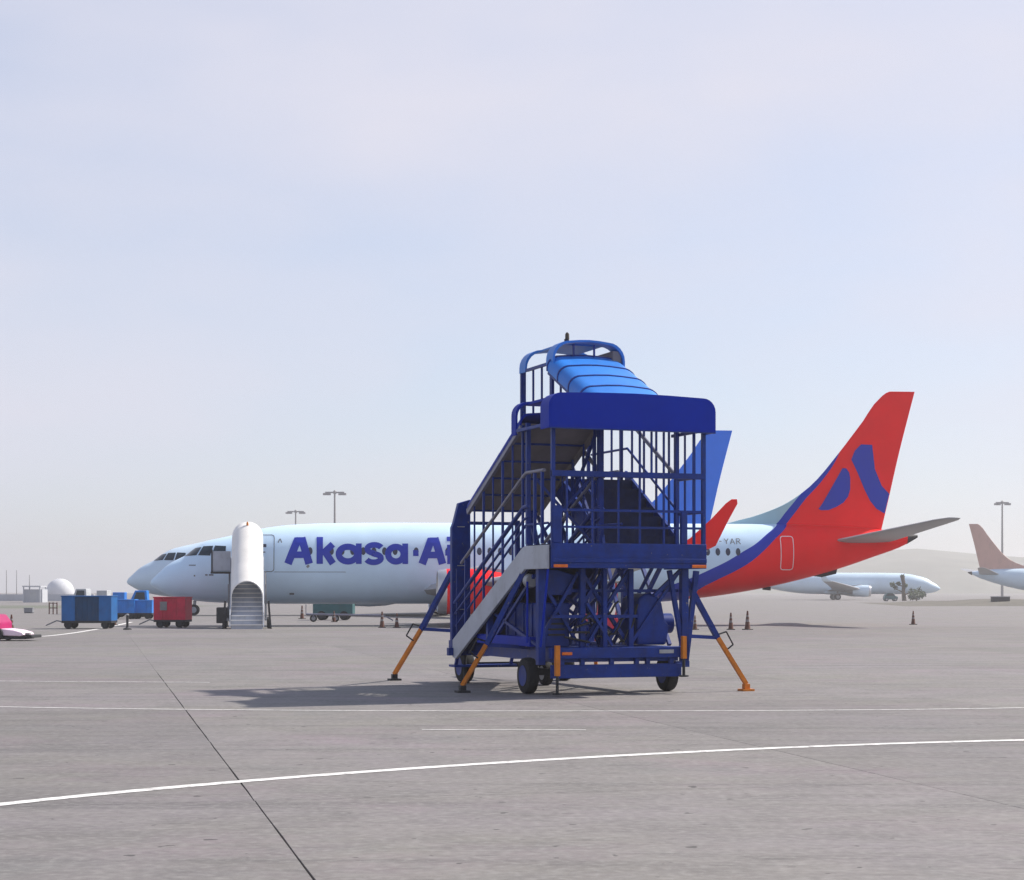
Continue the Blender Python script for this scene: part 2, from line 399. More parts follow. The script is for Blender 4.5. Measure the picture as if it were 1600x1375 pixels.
CURVE_P = [(1.0,23.0),(1.11,23.27),(1.86,25.01),(2.33,26.28),(2.8,27.32),(3.14,28.02),(3.61,28.82),(3.96,29.43),(4.47,30.10),(5.0,30.83),(5.67,31.38),(6.38,31.98),(7.2,32.75),(8.51,33.8),(9.0,34.1)]
CURVE_R = [(1.0,25.3),(1.11,25.64),(1.39,26.3),(1.79,26.78),(2.23,27.58),(2.67,28.47),(3.08,29.17),(3.71,29.94),(4.22,30.48),(4.81,31.16),(5.51,31.74),(6.22,32.29),(7.19,33.18),(8.51,34.05),(9.0,34.2)]
def livery(name, base):
    m, nt, n, l, b = new_mat(name)
    t = n.new('ShaderNodeTexCoord'); sp = n.new('ShaderNodeSeparateXYZ'); l.new(t.outputs['Object'], sp.inputs[0])
    def mr(x, a, b_, c, d):
        r = n.new('ShaderNodeMapRange'); r.inputs[1].default_value = a; r.inputs[2].default_value = b_; r.inputs[3].default_value = c; r.inputs[4].default_value = d; l.new(x, r.inputs[0]); return r.outputs[0]
    zz = mr(sp.outputs[2], 1, 9, 0, 1); xx = mr(sp.outputs[0], 22, 35, 0, 1)
    def mask(C):
        fc = n.new('ShaderNodeFloatCurve'); cv = fc.mapping.curves[0]
        pts = [((z-1)/8, (x-22)/13) for z, x in C]
        cv.points[0].location = pts[0]; cv.points[1].location = pts[-1]
        for p in pts[1:-1]: cv.points.new(*p)
        fc.mapping.update(); l.new(zz, fc.inputs['Value'])
        s = n.new('ShaderNodeMath'); s.operation = 'GREATER_THAN'; l.new(xx, s.inputs[0]); l.new(fc.outputs[0], s.inputs[1]); return s.outputs[0]
    a = n.new('ShaderNodeMix'); a.data_type = 'RGBA'; l.new(mask(CURVE_P), a.inputs[0]); a.inputs[6].default_value = (*base, 1); a.inputs[7].default_value = (.004, .028, .42, 1)
    c = n.new('ShaderNodeMix'); c.data_type = 'RGBA'; l.new(mask(CURVE_R), c.inputs[0]); l.new(a.outputs[2], c.inputs[6]); c.inputs[7].default_value = (.96, .001, .004, 1)
    nz_ = n.new('ShaderNodeTexNoise'); nz_.inputs['Scale'].default_value = .8; nz_.inputs['Detail'].default_value = 6; l.new(t.outputs['Object'], nz_.inputs['Vector'])
    d = n.new('ShaderNodeMix'); d.data_type = 'RGBA'; d.blend_type = 'MULTIPLY'; d.inputs[0].default_value = 1; l.new(c.outputs[2], d.inputs[6]); l.new(mr(nz_.outputs[0], .3, .7, .93, 1.03), d.inputs[7])
    l.new(d.outputs[2], b.inputs['Base Color']); b.inputs['Roughness'].default_value = .38; b.inputs['Specular IOR Level'].default_value = .12
    return m
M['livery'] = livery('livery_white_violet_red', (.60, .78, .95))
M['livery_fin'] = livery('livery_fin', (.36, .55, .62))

def airfoil(le, te, tdir, th, n=9):
    le, te, tdir = Vector(le), Vector(te), Vector(tdir).normalized(); c = te-le; up, lo = [], []
    for i in range(n+1):
        t = (1-math.cos(math.pi*i/n))/2
        h = th*(2.969*math.sqrt(t)-1.26*t-3.516*t*t+2.843*t**3-1.036*t**4)
        up.append(le+c*t+tdir*h*.6); lo.append(le+c*t-tdir*h*.4)
    return up+lo[-2:0:-1]

def wheel(parent, c, r, w, axis='y', rimr=.58, n=24, rimm='rim'):
    k = {'x': 0, 'y': 1}[axis]
    m = MB(); prof = [(-w/2, r*rimr), (-w/2, r*.86), (-w*.42, r*.96), (-w*.25, r), (w*.25, r), (w*.42, r*.96), (w/2, r*.86), (w/2, r*rimr)]
    m.lathe(prof, (0, 0, 0), axis, n)
    o = m.build('wheel', M['tyre'], parent, smooth=40, loc=c)
    q = MB(); q.lathe([(-w*.52, r*.12), (-w*.50, r*rimr*.6), (-w*.53, r*rimr*.98), (w*.53, r*rimr*.98), (w*.50, r*rimr*.6), (w*.52, r*.12)], (0, 0, 0), axis, n)
    q.build('rim', M[rimm], o, smooth=40)
    return o

def aircraft(label, loc, rz, scale=1.0, fus='white', fin='finblue', fintip=None, eng='white', winglet='finblue', semi=1.0, detail=1, akasa=False, wingm='wing', lip='lip', group=None):
    root = empty('airliner', loc, rz, scale)
    tag(root, label, 'airplane', group)
    # fuselage
    xs = list(np.concatenate([[0, .03, .06, .12, .2], np.linspace(.3, 3, 19), np.linspace(3.3, 9, 16), np.linspace(10, 22, 9), np.linspace(23, 38, 36)])) if detail else list(np.concatenate([[0, .06, .2, .5, .9], np.linspace(1.5, 8, 8), [12, 20], np.linspace(24, 38, 9)]))
    n = 56 if detail else 24
    rings = []
    for x in xs:
        a, b, w = ztop(x), zbot(x), halfw(x); zc, hz = (a+b)/2, max((a-b)/2, .01)
        rings.append([(x, w*math.sin(2*math.pi*i/n), zc+hz*math.cos(2*math.pi*i/n)) for i in range(n)])
    m = MB(); m.loft(rings)
    body = m.build('fuselage', M[fus], root, smooth=60)
    # tail cone tip
    m = MB(); m.loft([[(x, (w+.012)*math.sin(2*math.pi*i/16), z+(h+.012)*math.cos(2*math.pi*i/16)) for i in range(16)] for x, w, z, h in ((37.55, halfw(37.55), (ztop(37.55)+zbot(37.55))/2, (ztop(37.55)-zbot(37.55))/2), (37.85, .16, 4.38, .16), (38.12, .06, 4.44, .06))])
    m.build('exhaust_cone', M['black'], root, smooth=60)
    # fin
    zs = np.concatenate([np.linspace(4.62, 6.6, 14), np.linspace(6.9, 11.5, 12), [11.64, 11.72]]); rings = []
    for z in zs:
        a, b = fin_le(z), fin_te(z); up, lo = [], []
        cs = [(1-math.cos(math.pi*i/20))/2 for i in range(21)]
        for c in cs:
            x = a+(b-a)*c; h = fin_half(x, z) if 0 < c < 1 else .006
            if z > 11.6: h *= .55
            up.append((x, h, z)); lo.append((x, -h, z))
        rings.append(up+lo[-2:0:-1])
    m = MB(); m.loft(rings); m.build('tail_fin', M[fin], root, smooth=50)
    # wings, winglets, stabilisers, engines
    for s in (-1, 1):
        W = [(1.2, 13.1, 8.2, 1.72, .95), (3.5, 14.45, 6.6, 1.86, .75), (5.8*semi, 15.76, 5.1, 2.05, .58), (11.5*semi, 19.03, 3.3, 2.72, .36), (17.2*semi, 22.3, 1.75, 3.36, .18)]
        m = MB(); m.loft([airfoil((x, s*y, z), (x+c, s*y, z-.06), (0, 0, 1), th) for y, x, c, z, th in W]); m.build('wing', M[wingm], root, smooth=50)
        wy = 17.2*semi
        U = [(wy, 22.35, 1.7, 3.37, .18, (0, -.2*s, 1)), (wy+.28, 22.75, 1.52, 3.50, .15, (0, -.7*s, .7)), (wy+.48, 23.2, 1.18, 3.80, .12, (0, -1*s, .25)), (wy+.70, 24.0, .72, 4.55, .08, (0, -1*s, .2)), (wy+.86, 24.55, .48, 5.16, .05, (0, -1*s, .2)), (wy+.89, 24.78, .22, 5.33, .03, (0, -1*s, .2))]
        m = MB(); m.loft([airfoil((x, s*y, z), (x+c, s*y, z), td, th) for y, x, c, z, th, td in U]); m.build('winglet', M[winglet], root, smooth=50)
        if detail:
            for fy, fx in ((4.0, 19.2), (7.6, 19.6), (11.0, 20.9)):
                fz = 1.75+.105*fy
                m = MB(); m.lathe([(-1.0, .03), (-.5, .15), (.3, .2), (1.2, .15), (1.9, .03)], (0, 0, 0), 'x', 12); m.build('flap_fairing', M[wingm], root, smooth=60, loc=(fx, s*fy*semi, fz-.12))
        T = [(.2, 33.2, 3.3, 4.12, .30), (1.0, 33.75, 2.9, 4.2, .26), (6.5, 36.8, 1.2, 5.0, .11), (7.0, 37.25, .7, 5.08, .05)]
        m = MB(); m.loft([airfoil((x, s*y, z), (x+c, s*y, z), (0, 0, 1), th) for y, x, c, z, th in T]); m.build('stabilizer', M['wing'], root, smooth=50)
        ey = s*4.83*semi; ez = 1.66
        m = MB(); m.lathe([(.42, 1.055), (1.2, 1.09), (2.2, 1.03), (3.1, .86), (3.35, .78), (3.3, .70), (2.4, .72)], (13.7, ey, ez), 'x', 36, caps=False); e = m.build('engine_nacelle', M[eng], root, smooth=50)
        m = MB(); m.lathe([(.9, .80), (.2, .86), (.04, .92), (0, .96), (.06, 1.01), (.42, 1.057)], (13.7, ey, ez), 'x', 36, caps=False); m.build('inlet_lip', M[lip], e, smooth=50)
        m = MB(); m.lathe([(.9, .81), (.92, .3), (.45, .02)], (13.7, ey, ez), 'x', 24); m.build('fan', M['black'], e, smooth=40)
        m = MB(); m.lathe([(2.4, .71), (3.6, .52), (4.2, .36), (4.8, .05)], (13.7, ey, ez), 'x', 24); m.build('core_exhaust', M['steel'], e, smooth=40)
        m = MB(); m.loft([airfoil((14.6, ey, ez+.98), (19.2, ey, ez+.3), (0, 1, 0), .35), airfoil((15.6, ey, ez+1.2), (18.5, ey, ez+.75), (0, 1, 0), .25)]); m.build('pylon', M[wingm], root, smooth=50)
        # main gear
        gy = s*2.86
        m = MB(); m.tube((19.4, gy, .55), (19.4, gy*.95, 2.1), .13, .16, 10); m.tube((19.4, gy-.36, .55), (19.4, gy+.36, .55), .08, n=8); m.tube((19.4, gy, 1.0), (19.4, gy*.35, 1.55), .06, n=8); m.build('main_gear_leg', M['steel'], root, smooth=40)
        for k in (-.42, .42): wheel(root, (19.4, gy+k, .56), .56, .38)
    m = MB(); m.tube((4.1, 0, .34), (4.25, 0, 1.6), .09, .11, 10); m.tube((4.1, -.26, .34), (4.1, .26, .34), .05, n=8); m.build('nose_gear_leg', M['steel'], root, smooth=40)
    for k in (-.24, .24): wheel(root, (4.1, k, .34), .34, .2)
    # belly fairing
    m = MB(); rr = []
    for x, k in ((13.4, .2), (14.2, .75), (15.6, 1.0), (19, 1.0), (21, .8), (22.6, .25)):
        rr.append([(x, 1.95*k*math.sin(2*math.pi*i/24), 1.42+.52*k*math.cos(2*math.pi*i/24)) for i in range(24)])
    m.loft(rr); m.build('belly_fairing', M[fus if not akasa else 'white'], root, smooth=60)
    if not detail: return root
    # cockpit panes
    def pane(poly, side, nm='cockpit_window', mat='glass', off=.012, div=5):
        a, b, c, d = poly; m = MB(); vv = []
        for i in range(div+1):
            for j in range(div+1):
                u, v = i/div, j/div
                x = (a[0]*(1-u)+b[0]*u)*(1-v)+(d[0]*(1-u)+c[0]*u)*v; z = (a[1]*(1-u)+b[1]*u)*(1-v)+(d[1]*(1-u)+c[1]*u)*v
                vv.append(surf(x, z, side, off))
        fs = [(i*(div+1)+j, (i+1)*(div+1)+j, (i+1)*(div+1)+j+1, i*(div+1)+j+1) for i in range(div) for j in range(div)]
        m.add(vv, fs); return m.build(nm, M[mat], root, smooth=80)
    for s in (-1, 1):
        pane([(1.68, 3.36), (2.30, 3.40), (2.52, 3.80), (2.16, 3.76)], s)
        pane([(2.38, 3.40), (2.98, 3.38), (3.10, 3.86), (2.60, 3.84)], s)
        pane([(3.06, 3.40), (3.72, 3.46), (3.72, 3.84), (3.18, 3.87)], s)
    # doors
    def strip(pts, w, nm, mat, parent, side=-1, off=.014):
        m = MB()
        for (x0, z0), (x1, z1) in zip(pts[:-1], pts[1:]):
            L = math.hypot(x1-x0, z1-z0); nx, nz_ = -(z1-z0)/L*w/2, (x1-x0)/L*w/2; k = max(2, int(L/.15)); vv = []
            for i in range(k+1):
                x, z = x0+(x1-x0)*i/k, z0+(z1-z0)*i/k
                vv += [surf(x+nx, z+nz_, side, off), surf(x-nx, z-nz_, side, off)]
            m.add(vv, [(2*i, 2*i+1, 2*i+3, 2*i+2) for i in range(k)])
        return m.build(nm, mat, parent)
    def rrect(x0, x1, z0, z1, r=.12):
        return [(x0+r, z0), (x1-r, z0), (x1-r*.3, z0+r*.3), (x1, z0+r), (x1, z1-r), (x1-r*.3, z1-r*.3), (x1-r, z1), (x0+r, z1), (x0+r*.3, z1-r*.3), (x0, z1-r), (x0, z0+r), (x0+r*.3, z0+r*.3), (x0+r, z0)]
    for s in (-1, 1):
        d1 = pane([(5.15, 2.62), (6.03, 2.62), (6.03, 4.38), (5.15, 4.38)], s, 'door', 'white', .010, 8)
        strip(rrect(5.15, 6.03, 2.62, 4.38), .035, 'door_seam', M['line'], d1, s)
        pane([(5.48, 3.78), (5.66, 3.78), (5.66, 3.93), (5.48, 3.93)], s, 'door_window', 'window', .018, 2).parent = d1
        strip([(5.25, 3.54), (5.62, 3.54)], .06, 'door_handle', M['line'], d1, s, .018)
        d2 = pane([(30.77, 2.72), (31.42, 2.76), (31.41, 4.36), (30.77, 4.40)], s, 'door', 'red' if akasa else fus, .010, 8)
        strip(rrect(30.77, 31.42, 2.74, 4.38), .035, 'door_seam', M['outline' if akasa else 'line'], d2, s)
    # cabin windows
    if akasa:
        proto = None
        for s in (-1, 1):
            for k in range(42):
                x = 7.75+k*.508
                m = MB(); vv = [surf(x+.12*math.cos(t), 3.60+.19*math.sin(t), s, .009) for t in [2*math.pi*i/10 for i in range(10)]]
                m.add(vv, [tuple(range(10))]); m.build('cabin_window', M['window'], root)
    return root

A_LOC, A_ROT = (-17.55, 86.97, 0), R(5)
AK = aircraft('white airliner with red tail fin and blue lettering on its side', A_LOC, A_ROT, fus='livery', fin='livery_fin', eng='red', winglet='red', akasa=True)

# lettering on the near side of the nearest airliner: each letter its own part, following the skin
def letter(strokes, mat, parent, fx, fz, w, name='letter', side=-1, base=.014):
    m = MB()
    for si, (pts, ww) in enumerate(strokes):
        P = [(fx(a), fz(b)) for a, b in pts]
        closed = P[0] == P[-1]
        Q = [P[0]]
        for a, b in zip(P[:-1], P[1:]):
            k = max(1, int(math.hypot(b[0]-a[0], b[1]-a[1])/.12))
            Q += [(a[0]+(b[0]-a[0])*i/k, a[1]+(b[1]-a[1])*i/k) for i in range(1, k+1)]
        vv = []; N = len(Q)
        for i in range(N):
            if closed: p, q = Q[(i-1) % (N-1)], Q[(i+1) % (N-1)]
            else: p, q = Q[max(i-1, 0)], Q[min(i+1, N-1)]
            L = math.hypot(q[0]-p[0], q[1]-p[1]) or 1; nx, nz_ = -(q[1]-p[1])/L, (q[0]-p[0])/L; h = ww*w/2
            x, z = Q[i]; off = base+si*.003
            vv += [surf(x+nx*h, z+nz_*h, side, off), surf(x, z, side, off), surf(x-nx*h, z-nz_*h, side, off)]
        m.add(vv, [f for i in range(N-1) for f in ((3*i, 3*i+1, 3*i+4, 3*i+3), (3*i+1, 3*i+2, 3*i+5, 3*i+4))])
    return m.build(name, mat, parent, smooth=80)
def arc(cx, cy, rx, ry, a0, a1, n=20): return [(cx+rx*math.cos(R(a0+(a1-a0)*i/n)), cy-ry*math.sin(R(a0+(a1-a0)*i/n))) for i in range(n+1)]
fx = lambda a: 5.12+.00657*a
fz = lambda b: 5.485-.00654*b
LW = .00654
def A_(x0, x1):    # flat-topped A with a short bar tucked in the left side
    c = (x0+x1)/2+14
    return [([(x0+26, 382), (c-18, 196)], 56), ([(x1-26, 382), (c+6, 190)], 56), ([(c-48, 316), (c+34, 316)], 48), ([(c-34, 208), (c+22, 208)], 42)]
def a_(x0, x1): c = (x0+x1)/2-4; return [(arc(c-4, 310, (x1-x0)/2-26, 54, 0, 360, 28), 46), ([(x1-22, 232), (x1-22, 382)], 42)]
word = [A_(214, 420), [([(470, 184), (470, 382)], 46), ([(488, 312), (565, 238)], 48), ([(505, 288), (566, 380)], 50)], a_(590, 776),
        [(arc(868, 272, 52, 30, 20, 270, 18)+arc(862, 340, 54, 30, 90, -160, 18)[0:], 42)], a_(950, 1115),
        [([(1150, 302), (1190, 302)], 44)], A_(1190, 1392), [([(1428, 240), (1428, 382)], 44), ([(1428, 178), (1428, 212)], 40)] if False else [([(1422, 240), (1422, 382)], 44)],
        [([(1480, 240), (1480, 382)], 44), (arc(1530, 300, 46, 44, 175, 70, 10), 42)]]
for st in word: letter(st, M['purple'], AK, fx, fz, LW)
letter([([(1422, 180), (1422, 214)], 44)], M['purple'], AK, fx, fz, LW)
letter([([(1386, 300), (1408, 300)], 40)], M['purple'], AK, fx, fz, LW)
# small emblem by the door
gx = lambda a: 6.22+a; gz = lambda b: 4.0+b
letter([([(0, 0), (.07, .17)], .05), ([(.09, .19), (.17, .0)], .05)], M['line'], AK, gx, gz, 1, 'emblem')
# registration letters aft of the wing
rx = 27.02
for ch in 'VT-YAR':
    S = {'V': [([(0, 1), (.35, 0)], .16), ([(.35, 0), (.7, 1)], .16)], 'T': [([(0, 1), (.7, 1)], .16), ([(.35, .95), (.35, 0)], .16)], '-': [([(.15, .5), (.55, .5)], .14)],
         'Y': [([(0, 1), (.35, .5)], .16), ([(.7, 1), (.35, .5)], .16), ([(.35, .5), (.35, 0)], .16)], 'A': [([(0, 0), (.35, 1)], .16), ([(.35, 1), (.7, 0)], .16), ([(.15, .35), (.55, .35)], .13)],
         'R': [([(.05, 0), (.05, 1), (.5, 1), (.65, .8), (.5, .55), (.05, .5)], .15), ([(.3, .5), (.7, 0)], .16)]}[ch]
    letter(S, M['line'], AK, lambda a, r0=rx: r0+a*.30, lambda b: 3.98+b*.27, .27, 'letter')
    rx += .30
letter([([(0, 0), (3.4, 0)], .022)], M['line'], AK, lambda a: 6.05+a, lambda b: 2.60+b, 1, 'skin_seam')
letter([([(0, 0), (.22, 0)], .09)], M['line'], AK, lambda a: 6.75+a, lambda b: 1.56+b, 1, 'service_hatch')
letter([([(0, 0), (.10, .10)], .12)], M['steel'], AK, lambda a: 7.6+a, lambda b: 2.82+b, 1, 'static_port')
letter([([(0, 0), (.34, 0)], .045)], M['line'], AK, lambda a: 1.95+a, lambda b: 2.92+b, 1, 'nose_marking')
letter([([(0, 0), (.07, 0)], .07)], M['line'], AK, lambda a: 2.2+a, lambda b: 2.42+b, 1, 'static_port')
letter([([(0, 0), (.12, 0)], .07), ([(.18, 0), (.40, 0)], .07)], M['line'], AK, lambda a: 2.75+a, lambda b: 2.46+b, 1, 'pitot_probe')
# tail emblem: two blue shapes on each side of the fin
L1 = [(34.23,7.84),(34.41,7.84),(34.57,7.62),(34.62,7.35),(34.62,6.78),(34.52,6.43),(34.28,6.12),(33.92,5.9),(33.51,5.74),(33.11,5.73),(33.0,5.8),(33.2,6.07)]
L2 = [(35.18,9.04),(35.75,9.02),(35.77,8.51),(35.9,7.8),(36.26,6.97),(36.66,6.57),(36.42,5.58),(35.99,5.82),(35.66,6.21),(35.36,6.78),(35.0,7.62),(34.68,8.28),(34.86,8.72)]
def fin_decal(poly, side):
    import bmesh
    bm = bmesh.new(); vsx = [bm.verts.new((x, 0, z)) for x, z in poly]; bm.faces.new(vsx)
    bmesh.ops.triangulate(bm, faces=bm.faces[:])
    for _ in range(3): bmesh.ops.subdivide_edges(bm, edges=bm.edges[:], cuts=1, use_grid_fill=True)
    for v in bm.verts: v.co.y = side*(fin_half(min(v.co.x, fin_te(v.co.z)), v.co.z)+.022)
    me = bpy.data.meshes.new('tail_emblem'); bm.to_mesh(me); bm.free(); me.materials.append(M['purple'])
    o = bpy.data.objects.new('tail_emblem', me); col.objects.link(o); o.parent = AK
for s in (-1, 1):
    fin_decal(L1, s); fin_decal(L2, s)
m = MB(); m.loft([airfoil((32.6, 0, 2.45), (34.0, 0, 2.78), (0, 1, 0), .3), airfoil((33.2, 0, 2.38), (33.95, 0, 2.55), (0, 1, 0), .2)]); m.build('tail_skid', M['black'], AK)
m = MB(); m.bar((30.2, 0, 1.84), (30.6, 0, 1.80), .1, .18); m.build('drain_mast', M['black'], AK)

aircraft('pale airliner with plain blue tail fin parked behind the lettered one', (-26.55, 123.5, 0), R(5), 1.115, fus='palewhite', fin='finblue', eng='palewhite', winglet='finblue', semi=.89)
aircraft('hazy airliner with rose tail fin at the right edge', (106.5, 267, 0), R(180-3), 1.0, fus='palewhite', fin='rose', eng='palewhite', winglet='rose', detail=0)
aircraft('faint white airliner far off below the red tail', (79.6, 333, 0), R(180-2), 1.0, fus='palewhite', fin='palewhite', eng='palewhite', winglet='palewhite', detail=0)

# ------------------------------------------------------------------ BLUE TWO-FLIGHT PASSENGER STAIRS (local x right, y away, z up)
ST = empty('passenger_stairs', (1.88, 28.9, 0), R(21))
tag(ST, 'large blue two-flight covered passenger stairs on wheels with orange legs', 'boarding stairs')
B, SH = M['blue'], M['sheet']
UL, UR, UC = -1.38, 1.40, 0.0
ZL, ZP = 2.45, 3.68                                   # landing and platform heights
def S(z0, sl, v): return z0-sl*v
low = lambda v: 2.45-.455*max(0, v-1.05)               # lower flight tread line (drops away from the camera)
upf = lambda v: 2.45+.60*min(max(0, v-1.0), 2.05)      # upper flight tread line (climbs away from the camera)
# chassis
for s in (-1, 1): bar('side_beam', (s*1.08, .55, .66), (s*1.08, 5.6, .66), .12, B, ST, .22)
for v in (.55, 2.2, 3.9, 5.55): bar('cross_beam', (-1.13, v, .64), (1.13, v, .64), .12, B, ST, .2)
box('front_apron', (-1.17, .44, .28), (1.17, .485, .50), B, ST, .01)
box('bumper_beam', (-1.2, .36, .60), (1.2, .48, .78), B, ST, .012)
for k in (-.98, -.62, -.1, .35, .55, .98): bar('bumper_post', (k, .455, .50), (k, .455, .62), .07, B, ST)
box('number_plate', (.72, .345, .67), (.98, .358, .73), M['rim'], ST)
for k in (-.93,): box('marker_lamp', (k-.09, .335, .66), (k+.09, .358, .71), M['lamp'], ST, .008)
m = MB(); m.bar((-.08, 5.6, .55), (-.02, 7.3, .42), .08); m.bar((.5, 5.6, .55), (.02, 7.3, .42), .08); m.build('tow_bar', B, ST)
for s in (-1, 1):
    wheel(ST, (s*1.27, 1.2, .30), .30, .19, 'x', rimm='blue')
    wheel(ST, (s*1.0, 5.1, .30), .30, .22, 'x', rimm='blue')
bar('axle', (-1.2, 1.2, .36), (1.2, 1.2, .36), .11, M['black'], ST); bar('axle', (-.95, 5.1, .32), (.95, 5.1, .32), .1, M['black'], ST)
wheel(ST, (.02, 3.6, .22), .22, .16, 'x')
bar('caster_leg', (.02, 3.6, .24), (.02, 3.6, .6), .09, M['black'], ST)
# landing
box('landing_deck', (UL+.06, .05, 2.40), (UR-.03, 1.05, ZL), M['tread'], ST)
box('landing_fascia', (UL+.03, -.02, 2.06), (UR, .035, 2.46), B, ST, .012)
box('fascia_rib', (UL+.04, -.05, 2.15), (UR-.01, -.022, 2.22), B, ST, .008)
box('landing_side_beam', (UR-.05, .037, 2.06), (UR, 1.5, 2.44), B, ST, .01)
box('landing_rear_beam', (UL+.06, 1.06, 2.10), (UR-.06, 1.13, 2.38), B, ST)
for a, b in ((UL+.05, UL+.29), (UR-.29, UR-.03)): box('marker_lamp', (a, -.075, 2.07), (b, -.052, 2.12), M['lamp'], ST, .008)
# lower flight: grey outer stringer, blue inner stringer, steps
def stringer(name, u0, u1, mat, top=.0, depth=.38):
    poly = [(.04, ZL-.02), (1.0, ZL-.02), (1.12, 2.40), (4.62, .80), (4.62, .50), (4.45, .46), (1.02, 2.05), (.04, 2.05)]
    return MB().prism(poly, 'x', u0, u1).build(name, mat, ST, bevel=.008)
stringer('outer_stringer', UL-.03, UL+.02, M['greypanel'])
poly = [(1.14, 2.40), (4.62, .80), (4.62, .50), (4.45, .46), (1.14, 2.0)]
MB().prism(poly, 'x', -.12, -.07).build('inner_stringer', B, ST)
NL = 9
for k in range(NL):
    v = 1.15+k*3.45/NL; z = ZL-(k+1)*(ZL-.62)/NL*.985
    m = MB(); m.box((UL+.025, v, z-.03), (-.125, v+.40, z)); m.box((UL+.025, v-.012, z-.028), (-.125, v+.004, z+.17)); m.build('step', M['tread'], ST)
m = MB(); m.box((UL+.03, 4.66, .30), (-.12, 4.98, .34)); m.bar((UL+.1, 4.8, .32), (UL+.1, 4.64, .60), .05); m.bar((-.2, 4.8, .32), (-.2, 4.64, .60), .05); m.build('entry_step', B, ST)
# upper flight
for u in (-.02, UR-.05):
    MB().prism([(.98, 2.47), (1.02, 2.62), (3.10, 3.86), (3.10, 3.42), (1.35, 2.36), (1.10, 2.40)], 'x', u, u+.05).build('upper_stringer', B, ST)
for k in range(7):
    v = 1.02+k*2.05/7; z = ZL+(k+1)*(ZP-ZL)/7*.995
    m = MB(); m.box((.035, v, z-.03), (UR-.055, v+.31, z)); m.box((.035, v+.002, z-.175), (UR-.055, v+.016, z-.028)); m.build('upper_step', M['tread'], ST)
# top platform
box('platform_deck', (-.04, 3.08, ZP-.05), (UR, 4.72, ZP), M['tread'], ST)
for a, b in (((-.04, 3.1), (-.04, 4.72)), ((UR, 3.1), (UR, 4.72)), ((-.04, 4.72), (UR, 4.72)), ((-.04, 3.1), (UR, 3.1))): bar('platform_beam', (*a, ZP-.14), (*b, ZP-.14), .08, B, ST, .17)
MB().tube((-.05, 4.80, ZP-.1), (UR, 4.80, ZP-.1), .09, n=14).build('dock_bumper', M['tyre'], ST, smooth=50)
# supports and bracing
def brace(a, b, w=.06): bar('brace', a, b, w, B, ST)
for u in (UL+.1, UR-.1):
    bar('support_post', (u, .62, .5), (u, .62, 2.06), .12, B, ST)
    bar('support_post', (u, 3.0, .76), (u, 3.0, (2.0 if u < 0 else 3.45) - (.65 if u < 0 else 0)), .1, B, ST)
for u in (.06, UR-.1): bar('support_post', (u, 4.5, .76), (u, 4.5, ZP-.22), .1, B, ST)
bar('support_post', (.06, 1.2, .74), (.06, 1.2, 2.1), .1, B, ST)
bar('support_post', (-.55, .62, .76), (-.55, .62, 2.06), .09, B, ST)
bar('support_post', (-.18, .55, .76), (-.18, .55, 2.06), .07, B, ST)
bar('support_post', (.32, .62, .76), (.32, .62, 2.06), .08, B, ST)
brace((-.55, .66, .80), (.32, .66, 2.04)); brace((-.55, .70, 2.04), (.32, .70, .80)); brace((-.55, .70, 1.42), (-.12, .70, 2.04)); brace((-.12, .66, .8), (.32, .66, 1.42))
for v in (1.9, 2.6):
    brace((-.5, v, .80), (.9, v, 2.2+.25*(v-1.9)), .05); brace((.9, v+.06, .80), (-.5, v+.06, 1.75), .05)
brace((-.62, 1.0, .8), (-.1, 1.0, 2.1), .05); brace((.40, 1.5, .8), (1.25, 1.5, 2.3), .05); brace((1.25, 1.56, .8), (.40, 1.56, 2.3), .05)
for k, (a, b) in enumerate((((-.3, .60, .95), (.2, .58, 1.30)), ((-.5, .58, 1.25), (.1, .60, 1.55)), ((.1, .6, .84), (.45, .6, 1.5)))):
    m = MB(); A0, B0 = Vector(a), Vector(b); pts = [A0.lerp(B0, t/8)+Vector((0, -.03*math.sin(t*1.3), -.16*math.sin(math.pi*t/8)+.03*math.sin(t*2.1))) for t in range(9)]
    m.path(pts, .017); m.build('hydraulic_hose', M['black'], ST, smooth=60)
brace((-.03, 1.1, 2.5), (-.03, 2.9, 4.6), .045); brace((-.06, 2.9, 2.6), (-.06, 1.1, 4.4), .045); brace((-1.2, 1.1, 2.5), (-.15, 1.14, 3.6), .04); brace((-.15, 1.12, 2.5), (-1.2, 1.16, 3.6), .04)
brace((-.03, 3.1, 1.2), (-.03, 4.5, 3.4), .05); brace((.1, 3.05, 2.4), (1.3, 3.05, 3.5), .05); brace((1.3, 3.1, 2.4), (.1, 3.1, 3.5), .05); brace((.15, 4.3, 4.0), (1.3, 4.3, 5.6), .04); brace((-.03, 3.1, 3.8), (-.03, 4.6, 5.0), .04)
brace((-1.25, 3.0, .8), (-1.25, 4.4, 1.0), .05); brace((-1.3, .68, .85), (-.6, .68, 2.0), .05); brace((-.6, .72, .85), (-1.3, .72, 2.0), .05); brace((.35, .64, .85), (1.2, .64, 2.0), .05)
brace((-.5, .56, .8), (-.05, .56, 1.5), .045); brace((-.05, .54, .8), (-.5, .54, 1.5), .045); bar('cross_tube', (-1.1, .58, 1.28), (.42, .58, 1.28), .05, B, ST); bar('cross_tube', (-1.1, .74, 1.70), (1.25, .74, 1.70), .05, B, ST)
brace((.75, .62, 1.62), (1.24, .62, 2.04), .06)
brace((UR-.1, .62, .62), (1.02, .60, 2.04), .07); brace((1.32, .60, .50), (1.52, .60, 2.03), .08); brace((1.10, .58, .48), (1.36, .58, .48), .10)
